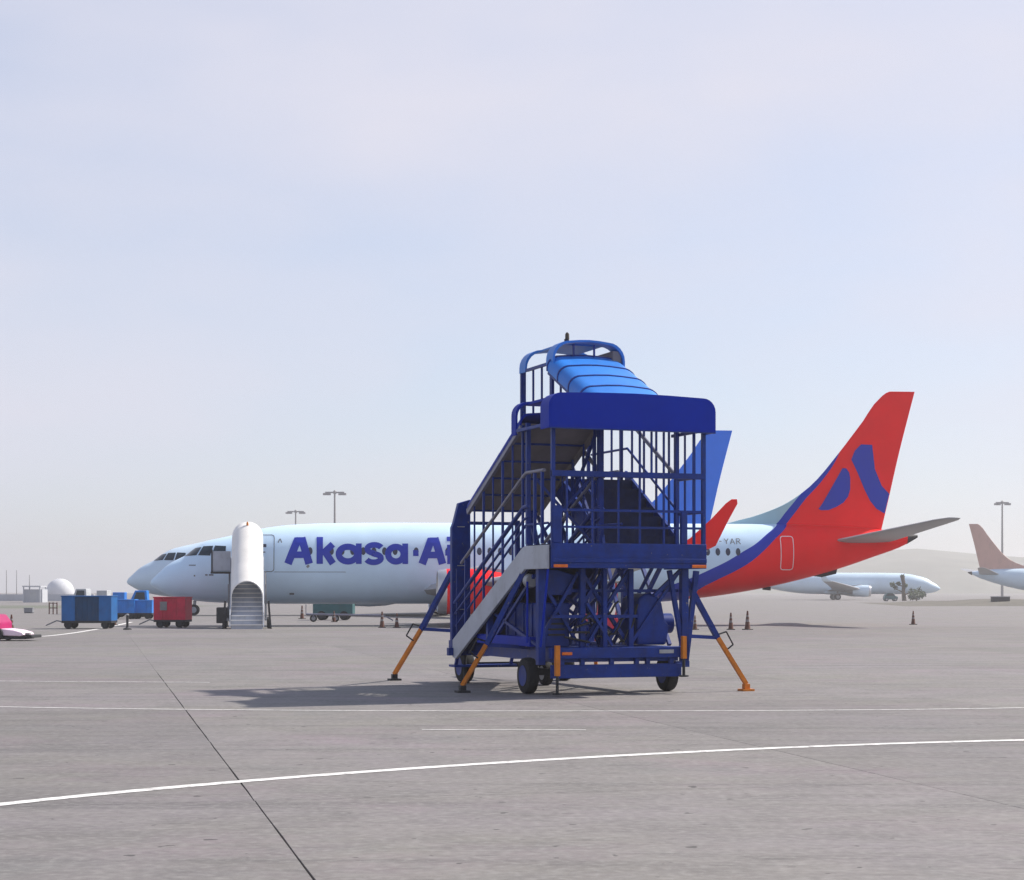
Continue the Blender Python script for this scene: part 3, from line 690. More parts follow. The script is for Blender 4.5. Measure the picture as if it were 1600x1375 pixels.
for v0, v1, z0, z1 in ((1.2, 3.0, .78, 3.0), (3.0, 4.5, .78, 3.45)):
    brace((UR-.08, v0, z0), (UR-.08, v1, z1)); brace((UR-.12, v1, z0), (UR-.12, v0, min(z1, 2.35)))
    brace((.02, v0, z0), (.02, v1, z1)); brace((.08, v1, z0), (.08, v0, min(z1, 2.35)))
brace((.06, 4.54, .8), (UR-.1, 4.54, 3.4)); brace((UR-.1, 4.48, .8), (.06, 4.48, 3.4))
brace((UL+.1, .7, .80), (UL+.1, 2.9, 1.35), .05); brace((UL+.1, 2.9, .78), (UL+.1, .9, 1.95), .05)
m = MB(); m.tube((UL+.02, .42, .80), (UL+.02, .10, 2.05), .022, n=8); m.build('hydraulic_hose', SH, ST, smooth=50)
m = MB(); m.tube((UL+.0, .95, .85), (UL+.0, .95, 1.85), .02, n=8); m.build('hydraulic_hose', SH, ST, smooth=50)
# side tray, cabinets, power pack
box('side_tray', (-1.32, 1.0, .78), (-1.15, 3.55, .94), SH, ST, .01)
box('equipment_cabinet', (-1.14, .78, .78), (-.70, 2.6, 1.50), B, ST, .02)
for k in range(5): bar('cabinet_rib', (-1.146, .95+k*.38, .80), (-1.146, .95+k*.38, 1.48), .03, B, ST)
for k in range(4): bar('cabinet_louvre', (-1.08, .772, .98+k*.09), (-.80, .772, .98+k*.09), .03, M['black'], ST)
m = MB(); m.prism([(-1.14, 1.63), (-.70, 1.63), (-.62, 1.95), (-.95, 2.04), (-1.14, 2.04)], 'y', .72, 1.0); m.build('control_panel', B, ST, bevel=.01)
m = MB(); m.lathe([(-.05, .02), (-.045, .10), (.0, .12), (.06, .12)], (-1.3, 1.0, 1.86), 'y', 18); m.build('work_lamp', M['rim'], ST, smooth=40)
m = MB()
pp = [(.46, .80), (1.00, .80), (1.06, 1.12), (.98, 1.2), (.92, 1.50), (.82, 1.64), (.64, 1.66), (.50, 1.58), (.46, 1.4)]
m.prism(pp, 'y', .66, 1.35); m.build('power_pack', B, ST, bevel=.04)
m = MB(); m.lathe([(-.3, .02), (-.28, .17), (.28, .17), (.3, .02)], (1.0, 1.1, 1.15), 'x', 18); m.build('hydraulic_tank', B, ST, smooth=40)
for k in range(4): bar('hose_coil', (-.9+.1*k, .52, .95+.08*k), (-.45, .54, .86+.16*k), .035, M['black'], ST, round_=True)
# guard rails round the landing
ZR = ZL+1.12
def rail(a, b, w=.05, mat=None, nm='guard_rail', h=None): return bar(nm, a, b, w, mat or B, ST, h)
for z, w in ((ZR, .10), (2.99, .045), (2.72, .04)): rail((UL+.05, .04, z), (UR-.02, .04, z), w, h=w*.9)
for z in (ZR, 2.99): rail((UR-.04, .07, z), (UR-.04, 1.0, z), .05)
box('corner_post', (UL+.06, .0, 2.462), (UL+.22, .08, 3.06), B, ST, .01)
box('corner_post', (.95, .0, 2.462), (1.06, .08, 3.0), B, ST, .01)
for u in (UL+.08, UR-.03): bar('canopy_post', (u, .045, 2.46), (u, .045, 4.30), .06, B, ST)
for u in (UL+.04, UR-.04): bar('canopy_post', (u, 1.02, 2.46), (u, 1.02, 4.45), .07, B, ST)
bar('canopy_post', (UC-.03, 1.06, 2.46), (UC-.03, 1.06, 4.75), .09, B, ST)
for u in (-1.06, -.62, -.16, .22, .43, .65, .88, 1.19): bar('baluster', (u, .045, 2.46 if u not in (.43,) else ZR), (u, .045, 4.28 if u > .1 else ZR), .03, B, ST)
for v in (.35, .7): bar('baluster', (UR-.04, v, 2.46), (UR-.04, v, 4.3), .028, B, ST)
for v in (.30, .62): bar('baluster', (UL, v, 2.46), (UL, v, 3.62), .045, B, ST)
# lower flight rails
for u, mat in ((UL, M['rail']), (-.09, M['rail'])):
    h1, h2 = 1.18, .62
    m = MB(); m.path([(u, .22, ZL+h1), (u, .98, ZL+h1), (u, 1.12, ZL+h1-.05), (u, 4.2, low(4.2)+h1)], .03); m.build('handrail', mat, ST, smooth=50)
    m = MB(); m.path([(u, .9, ZL+h2+.02), (u, 1.1, ZL+h2), (u, 4.55, low(4.55)+h2)], .038); m.build('mid_rail', B, ST, smooth=50)
    m = MB(); m.path([(u, .9, ZL+.46), (u, 1.1, ZL+.42), (u, 4.55, low(4.55)+.42)], .022); m.build('lower_rail', B, ST, smooth=50)
    m = MB(); m.path([(u+.02, .1, ZL+.33), (u+.02, 1.05, ZL+.33), (u+.02, 4.55, low(4.55)+.2)], .02); m.build('toe_rail', B, ST, smooth=50)
    for k in range(8):
        v = 1.15+k*.47
        bar('baluster', (u, v, low(v)-.02), (u, v, (4.42-.497*(v-1.15)) if v < 3.8 else low(v)+h1), .026 if k % 2 else .038, B, ST)
# entry portal at the foot of the lower flight
m = MB(); m.prism([(UL-.04, .58), (-1.06, .58), (-1.06, 3.37), (-1.29, 3.30), (-1.38, 2.95), (UL-.04, 2.85)], 'y', 4.60, 4.72); m.build('entry_panel', B, ST, bevel=.012)
for z in (1.35, 2.15, 2.86): box('panel_latch', (UL+.06, 4.585, z), (UL+.2, 4.598, z+.018), M['rim'], ST)
bar('entry_post', (-.12, 4.66, .55), (-.12, 4.66, 3.0), .08, B, ST)
bar('entry_crossbar', (-1.05, 4.66, 2.94), (-.08, 4.66, 2.94), .06, B, ST)
box('entry_base', (UL-.12, 4.55, .52), (-.05, 4.66, .66), B, ST)
m = MB(); m.tube((-1.12, 4.75, .02), (-1.12, 4.75, .55), .035, n=10); m.lathe([(0, .09), (.03, .09), (.05, .04)], (-1.12, 4.75, 0), 'z', 14); m.build('screw_jack', M['black'], ST, smooth=40)
# canopies
def arch(u0, u1, h, r, n=6, ry=None):
    ry = ry or min(r, h)
    L = [(u0, 0.0)] + ([(u0, h-ry)] if h-ry > 1e-6 else [])
    L += [(u0+r-r*math.cos(math.pi/2*i/n), h-ry+ry*math.sin(math.pi/2*i/n)) for i in range(1, n+1)]
    Rr = [(u0+u1-a, b) for a, b in L[::-1]]
    mid = [(L[-1][0]+(Rr[0][0]-L[-1][0])*i/4, h+.03*math.sin(math.pi*i/4)) for i in range(1, 4)]
    return L+mid+Rr
def shell(prof, va, za, vb, zb, t=.025):
    cu = sum(p[0] for p in prof)/len(prof)
    inn = [(a+(t if a < cu-.3 else -t if a > cu+.3 else 0), max(0, b-t)) for a, b in prof]
    inn[0] = (prof[0][0]+t, 0); inn[-1] = (prof[-1][0]-t, 0)
    ring = prof+inn[::-1]
    m = MB(); m.loft([[(a, va, za+b) for a, b in ring], [(a, vb, zb+b) for a, b in ring]]); return m
# landing canopy: deep rounded fascia at the front, thin roof, arch flange at the back
shell(arch(-1.47, 1.47, .56, .22), -.20, 4.27, .16, 4.27, .03).build('canopy_fascia', SH, ST, smooth=40)
pr = arch(-1.44, 1.44, .53, .22); front = [(a, -.205, 4.27+b) for a, b in pr]
m = MB(); nn_ = len(front); m.add(front+[(a, -.19, 4.27+b) for a, b in pr], [tuple(range(nn_)), tuple(range(2*nn_-1, nn_-1, -1))]+[(i, (i+1) % nn_, nn_+(i+1) % nn_, nn_+i) for i in range(nn_)]); m.build('fascia_panel', SH, ST)
box('canopy_roof', (-1.25, .17, 4.775), (1.25, 1.46, 4.815), SH, ST)
shell(arch(-1.45, -.02, .56, .22), 1.30, 4.27, 1.50, 4.27, .035).build('canopy_rear_arch', SH, ST, smooth=40)
for u in (-1.42, 1.42): bar('canopy_side_rail', (u, .17, 4.34), (u, 1.30, 4.34), .05, B, ST)
box('fascia_trim', (-1.46, -.214, 4.262), (1.46, -.16, 4.282), B, ST)
# lower-flight canopy
zl = lambda v: 4.43-.497*(v-1.15)
NPL = 5
for k in range(NPL):
    a, b = 1.16+k*2.6/NPL, 1.16+(k+1)*2.6/NPL
    shell(arch(-1.43, -.02, .20, .16), a+.004, zl(a), b-.004, zl(b), .03).build('roof_panel', SH, ST, smooth=40)
    m = MB(); m.add([(-1.40, a+.01, zl(a)+.012), (-.05, a+.01, zl(a)+.012), (-.05, b-.01, zl(b)+.012), (-1.40, b-.01, zl(b)+.012), (-1.40, a+.01, zl(a)+.03), (-.05, a+.01, zl(a)+.03), (-.05, b-.01, zl(b)+.03), (-1.40, b-.01, zl(b)+.03)], [(0,3,2,1),(4,5,6,7),(0,1,5,4),(1,2,6,5),(2,3,7,6),(3,0,4,7)]); m.build('ceiling_panel', M['lining'], ST)
    bar('ceiling_rib', (-1.38, b, zl(b)-.005), (-.07, b, zl(b)-.005), .035, B, ST)
for u in (-1.40, -.05):
    bar('eave_rail', (u, 1.16, zl(1.16)-.02), (u, 3.78, zl(3.78)-.02), .06, M['rail'] if u < -1 else M['lining'], ST, .10)
# upper-flight canopy: ribbed sheets stepping up to the top
zu = lambda v: 4.58+.475*(v-1.0)
NPU = 5
for k in range(NPU):
    a, b = .72+k*2.42/NPU, .72+(k+1)*2.42/NPU
    shell(arch(-.14, 1.36, .27, .26, ry=.22), a+.003, zu(a), b-.003, zu(b), .025).build('roof_panel', M['roof'], ST, smooth=40)
    shell(arch(-.152, 1.372, .288, .265, ry=.23), b-.016, zu(b)-.007, b+.016, zu(b)+.007, .03).build('roof_rib', B, ST, smooth=40)
for u in (-.10, 1.33): bar('eave_rail', (u, .8, zu(.8)-.03), (u, 3.15, zu(3.15)-.03), .055, B, ST)
for u in (.0, UR-.02):
    m = MB(); m.path([(u, .98, 3.60), (u, 1.1, 3.66), (u, 3.05, upf(3.05)+1.12), (u, 4.66, ZP+1.12)], .036); m.build('upper_handrail', M['rail'], ST, smooth=50)
    m = MB(); m.path([(u, .98, 3.05), (u, 1.1, 3.1), (u, 3.05, upf(3.05)+.58), (u, 4.66, ZP+.58)], .022); m.build('upper_mid_rail', B, ST, smooth=50)
    for k in range(4):
        v = 1.35+k*.5; bar('baluster', (u, v, upf(v)+.05), (u, v, zu(v)), .032, B, ST)
    for k in range(4):
        v = 3.32+k*.42; bar('baluster', (u, v, ZP), (u, v, 5.76), .032, B, ST)
# top canopy
ZT = 5.72
shell(arch(-.08, 1.32, .42, .32), 3.02, ZT, 3.34, ZT, .035).build('top_canopy_band', M['roof'], ST, smooth=40)
shell(arch(-.08, 1.32, .42, .32), 4.36, ZT, 4.66, ZT, .035).build('top_canopy_band', M['roof'], ST, smooth=40)
box('top_canopy_roof', (.22, 3.345, 6.105), (1.02, 4.355, 6.135), M['roof'], ST)
for u in (-.05, 1.29):
    bar('top_canopy_rail', (u, 3.34, ZT+.03), (u, 4.36, ZT+.03), .05, B, ST)
    for v in (3.12, 4.6): bar('canopy_post', (u, v, ZP), (u, v, ZT+.02), .055, B, ST)
for u in (.35, .75): bar('hanger', (u, 3.1, zu(3.1)+.30), (u, 3.1, 6.10), .03, B, ST)
box('side_screen', (1.10, 3.06, 5.80), (1.26, 3.9, 6.00), M['lining'], ST)
m = MB(); m.tube((.26, 3.2, 6.13), (.26, 3.2, 6.19), .045, n=12); m.build('beacon_base', M['black'], ST, smooth=40)
m = MB(); m.lathe([(0, .038), (.09, .036), (.12, .015)], (.27, 3.2, 6.19), 'z', 14); m.build('beacon', M['bark'], ST, smooth=40)
# outriggers: blue tube, orange sliding leg, foot pad, tie bar and pull handle
def outrigger(top, foot, frac, tie):
    t, f = Vector(top), Vector(foot); mid = t.lerp(f, frac); ft = f+Vector((0, 0, .12))
    o = bar('outrigger', t, mid, .085, B, ST)
    bar('sliding_leg', mid-(f-t).normalized()*.12, ft, .068, M['orange'], o)
    m = MB(); m.box((f.x-.11, f.y-.10, 0.0), (f.x+.11, f.y+.10, .035)); m.bar((f.x, f.y, .03), ft, .10); m.build('foot', M['orange'] if foot[0] > 2 else M['black'], o)
    bar('tie_bar', tie, mid, .06, B, o)
    s = 1 if foot[0] > 0 else -1; m = MB()
    m.path([mid+Vector((0, 0, .05)), mid+Vector((s*.17, 0, .10)), mid+Vector((s*.30, 0, -.12)), mid+Vector((s*.16, 0, -.22))], .014); m.build('pull_handle', M['black'], o, smooth=50)
outrigger((-1.30, 1.15, 2.12), (-2.17, 1.9, 0), .62, (-1.1, 1.5, .75))
outrigger((1.30, .70, 2.02), (2.49, .65, 0), .55, (1.22, .66, .95))
outrigger((-1.30, 4.95, 2.05), (-2.02, 6.2, 0), .52, (-1.1, 5.2, .95))
outrigger((1.36, 4.6, 2.05), (2.02, 5.9, 0), .52, (1.1, 5.0, .95))
for u, z0, z1 in ((-1.12, .03, .82), (1.14, .28, .95)):
    bar('levelling_jack', (u, .30, z0+.30), (u, .30, z1), .075, M['orange'], ST)
    m = MB(); m.tube((u, .30, z0), (u, .30, z0+.32), .025, n=10); m.lathe([(0, .08), (.025, .08)], (u, .30, z0), 'z', 14); m.build('jack_screw', M['black'], ST, smooth=40)

# ------------------------------------------------------------------ CREAM COVERED STAIR at the forward door (local y away from camera)
CS = empty('covered_stairs', (-11.75, 79.4, 0), R(8))
tag(CS, 'cream tunnel-roofed boarding stairs at the forward door of the lettered airliner', 'boarding stairs')
def tunnel(w, h, n=14): return [(w*math.cos(math.pi-math.pi*i/n), (h-w)*1.0+w*math.sin(math.pi*i/n)) for i in range(n+1)]
segs = [(.95, 2.15), (2.1, 3.05), (3.2, 3.90), (4.25, 4.76), (5.05, 4.95)]
for (a, za), (b, zb) in zip(segs[:-1], segs[1:]):
    def tring(v, zc):
        w0 = .72; out = [(-w0, -1.18)]+tunnel(w0, w0)+[(w0, -1.18)]
        out = [(x, z-w0 if z > -1 else z) for x, z in out]
        inn = [(x*.94, z-.035 if z > -1 else z) for x, z in out]
        return [(x, v, zc+z) for x, z in out+inn[::-1]]
    MB().loft([tring(a+.012, za), tring(b-.012, zb)]).build('canopy_section', M['cream'], CS, smooth=40)
for s in (-1, 1):
    MB().prism([(-.15, .10), (.15, .62), (.9, 1.05), (4.3, 3.2), (5.1, 3.3), (5.1, 2.6), (4.3, 2.5), (.25, .10)], 'x', s*.74-.02, s*.74+.02).build('side_panel', M['greypanel'], CS)
for k in range(13):
    v = k*.345; z = .20+k*.20
    m = MB(); m.box((-.70, v, z-.03), (.70, v+.36, z)); m.box((-.70, v+.03, z-.2), (.70, v+.045, z-.028)); st_ = m.build('step', M['greypanel'], CS)
    box('nosing', (-.70, v-.02, z-.035), (.70, v-.002, z+.012), M['cream'], st_)
box('platform', (-.72, 4.35, 2.60), (.72, 5.35, 2.68), M['steel'], CS)
box('side_wing', (-1.62, 4.5, 2.62), (-.78, 5.2, 3.55), M['greypanel'], CS, .02)
box('wing_edge', (-1.68, 4.45, 2.55), (-1.62, 5.2, 3.62), M['black'], CS); box('wing_floor', (-1.70, 4.45, 2.50), (-.78, 5.2, 2.60), M['black'], CS)
for s in (-1, 1):
    for v in (.9, 4.4): wheel(CS, (s*.98, v, .24), .24, .16, 'x')
    bar('frame_beam', (s*.84, .3, .42), (s*.84, 5.1, .42), .1, M['steel'], CS)
    for v, z in ((1.2, 1.0), (2.8, 2.0), (4.9, 2.6)): bar('support_post', (s*.84, v, .42), (s*.84, v, z), .08, M['steel'], CS)
    bar('stabilizer_leg', (s*1.05, .35, .0), (s*.95, .35, 1.25), .09, M['black'], CS)
    bar('brace', (s*.84, 2.8, .45), (s*.84, 4.9, 2.55), .06, M['steel'], CS)
box('drive_unit', (-1.35, .7, .25), (-.88, 2.2, .95), M['black'], CS, .03)
m = MB(); m.lathe([(0, .06), (.12, .05), (.17, .02)], (.0, 4.25, 4.75), 'z', 12); m.build('beacon', M['orange'], CS, smooth=40)

# ------------------------------------------------------------------ traffic cones
def cone(label, x, y, h=.80):
    r = empty('traffic_cone', (x, y, 0), random.uniform(0, 1.5)); tag(r, label, 'cone', 'traffic cones on the apron')
    k = h/.8
    m = MB(); m.box((-.17*k, -.17*k, 0), (.17*k, .17*k, .035)); m.build('base', M['tyre'], r, bevel=.01)
    m = MB(); m.lathe([(.035, .135*k), (.06, .12*k), (h, .032*k), (h+.01, .02*k)], (0, 0, 0), 'z', 18); m.build('body', M['cone'], r, smooth=40)
    f = lambda z: (.12*k+(.032-.12)*k*(z-.06)/(h-.06))+.003
    for z0, z1 in ((.42*h, .55*h), (.68*h, .78*h)):
        m = MB(); m.lathe([(z0, f(z0)), (z1, f(z1))], (0, 0, 0), 'z', 18, caps=False); m.build('band', M['coneband'], r, smooth=40)
def G(px, py): Y = 4760.0/(py-923); return (px-800)/2800*Y, Y
CN = [('traffic cone alone on the right under the red tail', 1427, 976, .68), ('right one of the two cones beyond the right orange leg', 1168, 984, .82), ('left one of the two cones beyond the right orange leg', 1142, 984, .74),
      ('traffic cone seen close beside the stairs right support frame', 1086, 984, .62), ('traffic cone nearest the left orange leg of the blue stairs', 620, 981, .66), ('traffic cone under the last small letter a of the lettering', 597, 981, .74),
      ('traffic cone under the first letter k of the lettering', 522, 972, .6), ('traffic cone beneath the big letter A at the front', 472, 967, .8), ('small dark cone behind the pale pink hood at left edge', 18, 988, .72), ('dark cone just right of the nearer blue cart', 179, 977, .6)]
for lb, px, py, h in CN: cone(lb, *G(px, py), h)

# ------------------------------------------------------------------ baggage carts
def cart(label, x, y, rz, w, h, mat, panel, sign=False, d=1.5, tow=-1):
    r = empty('baggage_cart', (x, y, 0), rz); tag(r, label, 'baggage cart', 'baggage carts left of the airliner noses')
    z0 = .36
    box('chassis', (-w/2, -d/2, z0-.10), (w/2, d/2, z0), M['black'], r)
    box('roof', (-w/2-.03, -d/2-.03, h-.05), (w/2+.03, d/2+.03, h), mat, r, .015)
    for a, b in ((-w/2, -w/2+w*.27), (w/2-w*.25, w/2)): box('side_panel', (a, -d/2, z0), (b, -d/2+.05, h-.05), mat, r, .01)
    box('curtain', (-w/2+w*.27+.005, -d/2+.04, z0), (w/2-w*.25-.005, -d/2+.075, h-.06), panel, r)
    for k in range(5):
        a = -w/2+w*.27+w*.48*(k+.5)/5; bar('curtain_fold', (a, -d/2+.036, z0+.03), (a, -d/2+.036, h-.1), .03, panel, r)
    box('rear_panel', (-w/2, d/2-.05, z0), (w/2, d/2, h-.05), mat, r)
    for s in (-1, 1): box('end_panel', (s*(w/2-.02)-.02, -d/2+.055, z0), (s*(w/2-.02)+.02, d/2-.055, h-.05), mat, r)
    for s in (-1, 1):
        for q in (-1, 1): wheel(r, (s*(w/2-.28), q*(d/2-.12), .19), .19, .13, 'y', rimm='black')
    m = MB(); m.bar((tow*w/2, -.12, .28), (tow*(w/2+.35), -.05, .36), .05); m.bar((tow*(w/2+.35), -.05, .36), (tow*(w/2+.85), 0, .14), .05); m.build('tow_bar', M['steel'], r)
    if sign:
        box('notice', (-w/2+.30, -d/2-.012, h-.62), (-w/2+.62, -d/2-.002, h-.22), M['coneband'], r)
    return r
Yc = 80.0
cart('dark blue baggage cart nearest the left edge with its tow bar down', (136-800)/2800*Yc, Yc+.5, R(2), 2.2, 1.48, M['cartblue'], M['cartdark'])
Yr = 82.5
cart('small red baggage cart with a white notice in front of the noses', (267-800)/2800*Yr, Yr+.5, R(-3), 1.46, 1.42, M['cartred'], M['cartred'], True, 1.4)
Yb = 108.0
cart('lighter blue cart behind, left of the pair beside the red cart', (193-800)/2800*Yb, Yb, R(4), 1.5, 1.18, M['cartsky'], M['cartsky'])
cart('lighter blue cart behind, right of the pair beside the red cart', (222-800)/2800*Yb, Yb+.3, R(4), 1.25, 1.14, M['cartsky'], M['cartsky'], tow=1)
x, y = G(199, 984)
r = empty('bollard', (x, y, 0)); tag(r, 'black bollard with spread foot between blue and red carts', 'bollard')
MB().lathe([(0, .19), (.05, .18), (.10, .07), (.14, .05)], (0, 0, 0), 'z', 16).build('foot', M['black'], r, smooth=40)
MB().tube((0, 0, .12), (0, 0, .62), .055, n=12).build('shaft', M['black'], r, smooth=40)
MB().lathe([(.62, .075), (.66, .08), (.70, .03)], (0, 0, 0), 'z', 14).build('cap', M['steel'], r, smooth=40)

# vehicles behind the carts
def tug(label, x, y, rz, L, h, mat, cabside=-1):
    r = empty('service_vehicle', (x, y, 0), rz); tag(r, label, 'service vehicle')
    m = MB(); m.prism([(-L/2, .35), (L/2, .35), (L/2, 1.05), (.1, 1.05), (-L/2, .95)], 'y', -.8, .8); m.build('body', mat, r, bevel=.05)
    c = -L/2+.1 if cabside < 0 else L/2-1.2
    m = MB(); m.prism([(c, 1.05), (c+.32, h), (c+1.05, h), (c+1.1, 1.05)], 'y', -.72, .72); cb = m.build('cab', mat, r, bevel=.04)
    for s in (-1, 1): MB().prism([(c+.22, 1.12), (c+.40, h-.12), (c+.92, h-.12), (c+.95, 1.12)], 'y', s*.723, s*.735).build('side_window', M['glass'], cb)
    c2 = L/2-.85 if cabside < 0 else -L/2+.1
    box('load_box', (c2, -.7, 1.055), (c2+.75, .7, h-.12), mat, r, .03)
    for s in (-1, 1):
        for q in (-.72, .72): wheel(r, (s*(L/2-.5), q, .27), .27, .2, 'y', rimm='black')
Yv = 130
tug('pale grey service vehicle showing over the nearer blue cart', (143-800)/2800*Yv, Yv, 0, 2.75, 1.84, M['vangrey'])
tug('bluish service vehicle with a cab behind the lighter blue carts', (205-800)/2800*116, 116, R(6), 2.4, 1.72, M['cartsky'], 1)
tug('teal ground equipment truck beneath the nearest airliner belly', (522-800)/2800*104, 104, 0, 2.3, 1.35, M['teal'])

# aircraft tow bar on the ground below the lettering
r = empty('aircraft_tow_bar', (-9.2, 97.5, 0), R(4)); tag(r, 'long grey aircraft tow bar lying below the lettering', 'tow bar')
MB().tube((-2.0, 0, .42), (2.2, 0, .36), .055, n=10).build('shaft', M['rail'], r, smooth=40)
m = MB(); m.bar((2.2, 0, .36), (2.7, 0, .10), .07); m.bar((2.7, -.2, .08), (2.7, .2, .08), .06); m.build('coupling_head', M['rail'], r)
for k in (-1.6, -.4):
    bar('leg', (k, 0, .40), (k, .0, .22), .07, M['rail'], r); wheel(r, (k, .16, .2), .2, .1, 'y')
bar('handle', (-2.0, 0, .42), (-2.0, 0, .95), .04, M['rail'], r)
# magenta tow tractor cut by the left edge of the frame
x, y = -17.52, 61.2
r = empty('tow_tractor', (x, y, 0), R(-4)); tag(r, 'low magenta tow tractor with pale pink hood cut by the left edge', 'tow tractor')
MB().prism([(-2.2, .22), (.25, .22), (.25, .62), (.05, .88), (-.05, .90), (-2.2, .90)], 'y', -.6, .6).build('body', M['magenta'], r, bevel=.04)
MB().prism([(.26, .18), (.95, .16), (1.05, .20), (1.0, .28), (.72, .36), (.26, .42)], 'y', -.55, .55).build('hood', M['pinkwhite'], r, bevel=.03)
box('front_bumper', (1.05, -.5, .10), (1.32, .5, .20), M['black'], r, .02)
box('headlamp', (1.10, -.56, .20), (1.26, -.40, .27), M['coneband'], r, .01)
box('skirt', (.26, -.5, .06), (1.05, .5, .158), M['black'], r)
box('seat_back', (-.42, -.3, .91), (-.22, .3, 1.22), M['black'], r, .05); box('headrest', (-.40, -.18, 1.23), (-.22, .18, 1.42), M['black'], r, .05)
for a in (.12, -1.6):
    for q in (-.58, .58): wheel(r, (a, q, .23), .23, .16, 'y')

# red tow tractor seen through the stair undercarriage
r = empty('tow_tractor', (3.35, 58.5, 0), R(20)); tag(r, 'red tow tractor with open cab seen through the stairs undercarriage', 'tow tractor')
MB().prism([(-.95, .28), (.95, .28), (1.0, .55), (.95, .98), (.25, 1.05), (.2, .8), (-.35, .8), (-.4, 1.0), (-.95, .95)], 'y', -.55, .55).build('body', M['cartred'], r, bevel=.04)
for a in (.30, -.80):
    for q in (-.5, .5): bar('cab_post', (a, q, .9), (a*.85, q*.95, 1.95), .06, M['cartred'], r)
box('cab_roof', (-.78, -.55, 1.95), (.42, .55, 2.02), M['coneband'], r, .02)
box('seat', (-.45, -.3, .80), (-.05, .3, .92), M['black'], r, .03); box('seat_back', (-.55, -.3, .93), (-.42, .3, 1.4), M['black'], r, .03)
bar('steering_column', (.22, -.1, 1.0), (.05, -.1, 1.32), .05, M['black'], r)
for a in (-.62, .62):
    for q in (-.52, .52): wheel(r, (a, q, .28), .28, .18, 'y', rimm='black')
# ------------------------------------------------------------------ background left
def thing_box(name, label, cat, parts, loc, rz=0):
    r = empty(name, loc, rz); tag(r, label, cat)
    for nm, a, b, mat in parts: box(nm, a, b, mat, r)
    return r
Yk = 260; kx = lambda px, Y: (px-800)/2800*Y
r = thing_box('shed', 'hazy grey shed with a flat canopy frame near the left edge', 'shed', [('wall', (-1.4, 0, 0), (1.4, 3, 1.9), M['building']), ('roof', (-1.35, -.6, 2.25), (1.3, 3.2, 2.42), M['building'])], (kx(51, Yk), Yk, 0))
for a in (-1.2, 1.15): bar('post', (a, -.4, 0), (a, -.4, 2.25), .14, M['building'], r); bar('post', (a, 2.8, 1.9), (a, 2.8, 2.25), .14, M['building'], r)
box('door', (-.4, -.05, 0), (.5, -.01, 1.5), M['vangrey'], r)
r = thing_box('equipment_box', 'small grey equipment box on the verge at far left', 'box', [('body', (-.32, 0, .05), (.32, .5, .36), M['steel']), ('lid', (-.35, -.03, .362), (.35, .53, .41), M['steel']), ('skid', (-.3, .05, 0), (.3, .45, .048), M['black'])], (kx(44, 136), 136, 0))
r = empty('barrier_frame', (kx(83, 130), 130, 0)); tag(r, 'brown barrier frame standing left of the blue cart', 'barrier')
for a in (-.28, 0, .28): bar('upright', (a, 0, 0), (a, 0, .85), .07, M['cone'], r)
for z in (.80, .45): bar('crossbar', (-.30, .05, z), (.30, .05, z), .06, M['cone'], r)
for px, top in ((10, 891), (26, 891), (46, 898)):
    Y = 330; h = 1.7+(923-top)*Y/2800
    r = empty('mast', (kx(px, Y), Y, 0)); tag(r, {10: 'thin mast closest to the left edge', 26: 'middle thin mast at far left', 46: 'shorter thin mast behind the grey shed'}[px], 'mast', 'thin masts at far left')
    MB().tube((0, 0, 0), (0, 0, h), .09, .05, 8).build('shaft', M['pole'], r, smooth=40); MB().lathe([(0, .3), (.2, .3)], (0, 0, 0), 'z', 12).build('footing', M['building'], r)
def dome(label, px, top, wpx, Y):
    rr = wpx/2*Y/2800; h = 1.7+(923-top)*Y/2800
    r = empty('radome', (kx(px, Y), Y, 0)); tag(r, label, 'dome')
    zc = h-rr; a0 = math.asin(max(-1, min(1, -zc/rr*.8)))
    prof = [(zc+rr*math.sin(a0+(math.pi/2-a0)*i/14), max(.02, rr*math.cos(a0+(math.pi/2-a0)*i/14))) for i in range(15)]
    MB().lathe(prof, (0, 0, 0), 'z', 32).build('shell', M['dome'], r, smooth=60)
    MB().lathe([(0, prof[0][1]*1.02), (prof[0][0]+.05, prof[0][1]*1.02)], (0, 0, 0), 'z', 32).build('base_wall', M['building'], r, smooth=40)
dome('pale round dome on the horizon behind the blue carts', 94, 904, 44, 420)
m = MB(); m.add([(-260, 180, .004), (-34, 172, .004), (-33, 205, .004), (-260, 225, .004)], [(0, 1, 2, 3)]); tag(m.build('grass_verge', M['grass']), 'dull strip of grass at far left', 'grass', kind='structure')
m = MB(); m.box((-190, 300, 0), (-70, 300.5, 1.1)); tag(m.build('perimeter_wall', M['building']), 'low hazy wall running along the far left horizon', 'wall')

# light masts
def light_mast(label, px, top, Y, wpx):
    h = 1.7+(923-top)*Y/2800; w = wpx*Y/2800
    r = empty('light_mast', (kx(px, Y), Y, 0)); tag(r, label, 'light mast', 'apron light masts')
    MB().tube((0, 0, 0), (0, 0, h), .28, .15, 12).build('shaft', M['pole'], r, smooth=40)
    bar('crossarm', (-w/2, 0, h-.05), (w/2, 0, h-.05), .25, M['pole'], r)
    for k in (-.5, -.3, .3, .5): box('floodlight', (k*w-.35, -.45, h-.55), (k*w+.35, .1, h-.16), M['pole'], r, .04)
    m = MB(); m.lathe([(h-.3, .3), (h+.15, .3), (h+.35, .1)], (0, 0, 0), 'z', 12); m.build('lantern_ring', M['pole'], r)
light_mast('taller light mast above the lettering', 523, 769, 320, 30)
light_mast('shorter light mast left of the lettering', 462, 799, 390, 26)
light_mast('light mast at the right edge beyond the rose fin', 1566, 785, 350, 20)

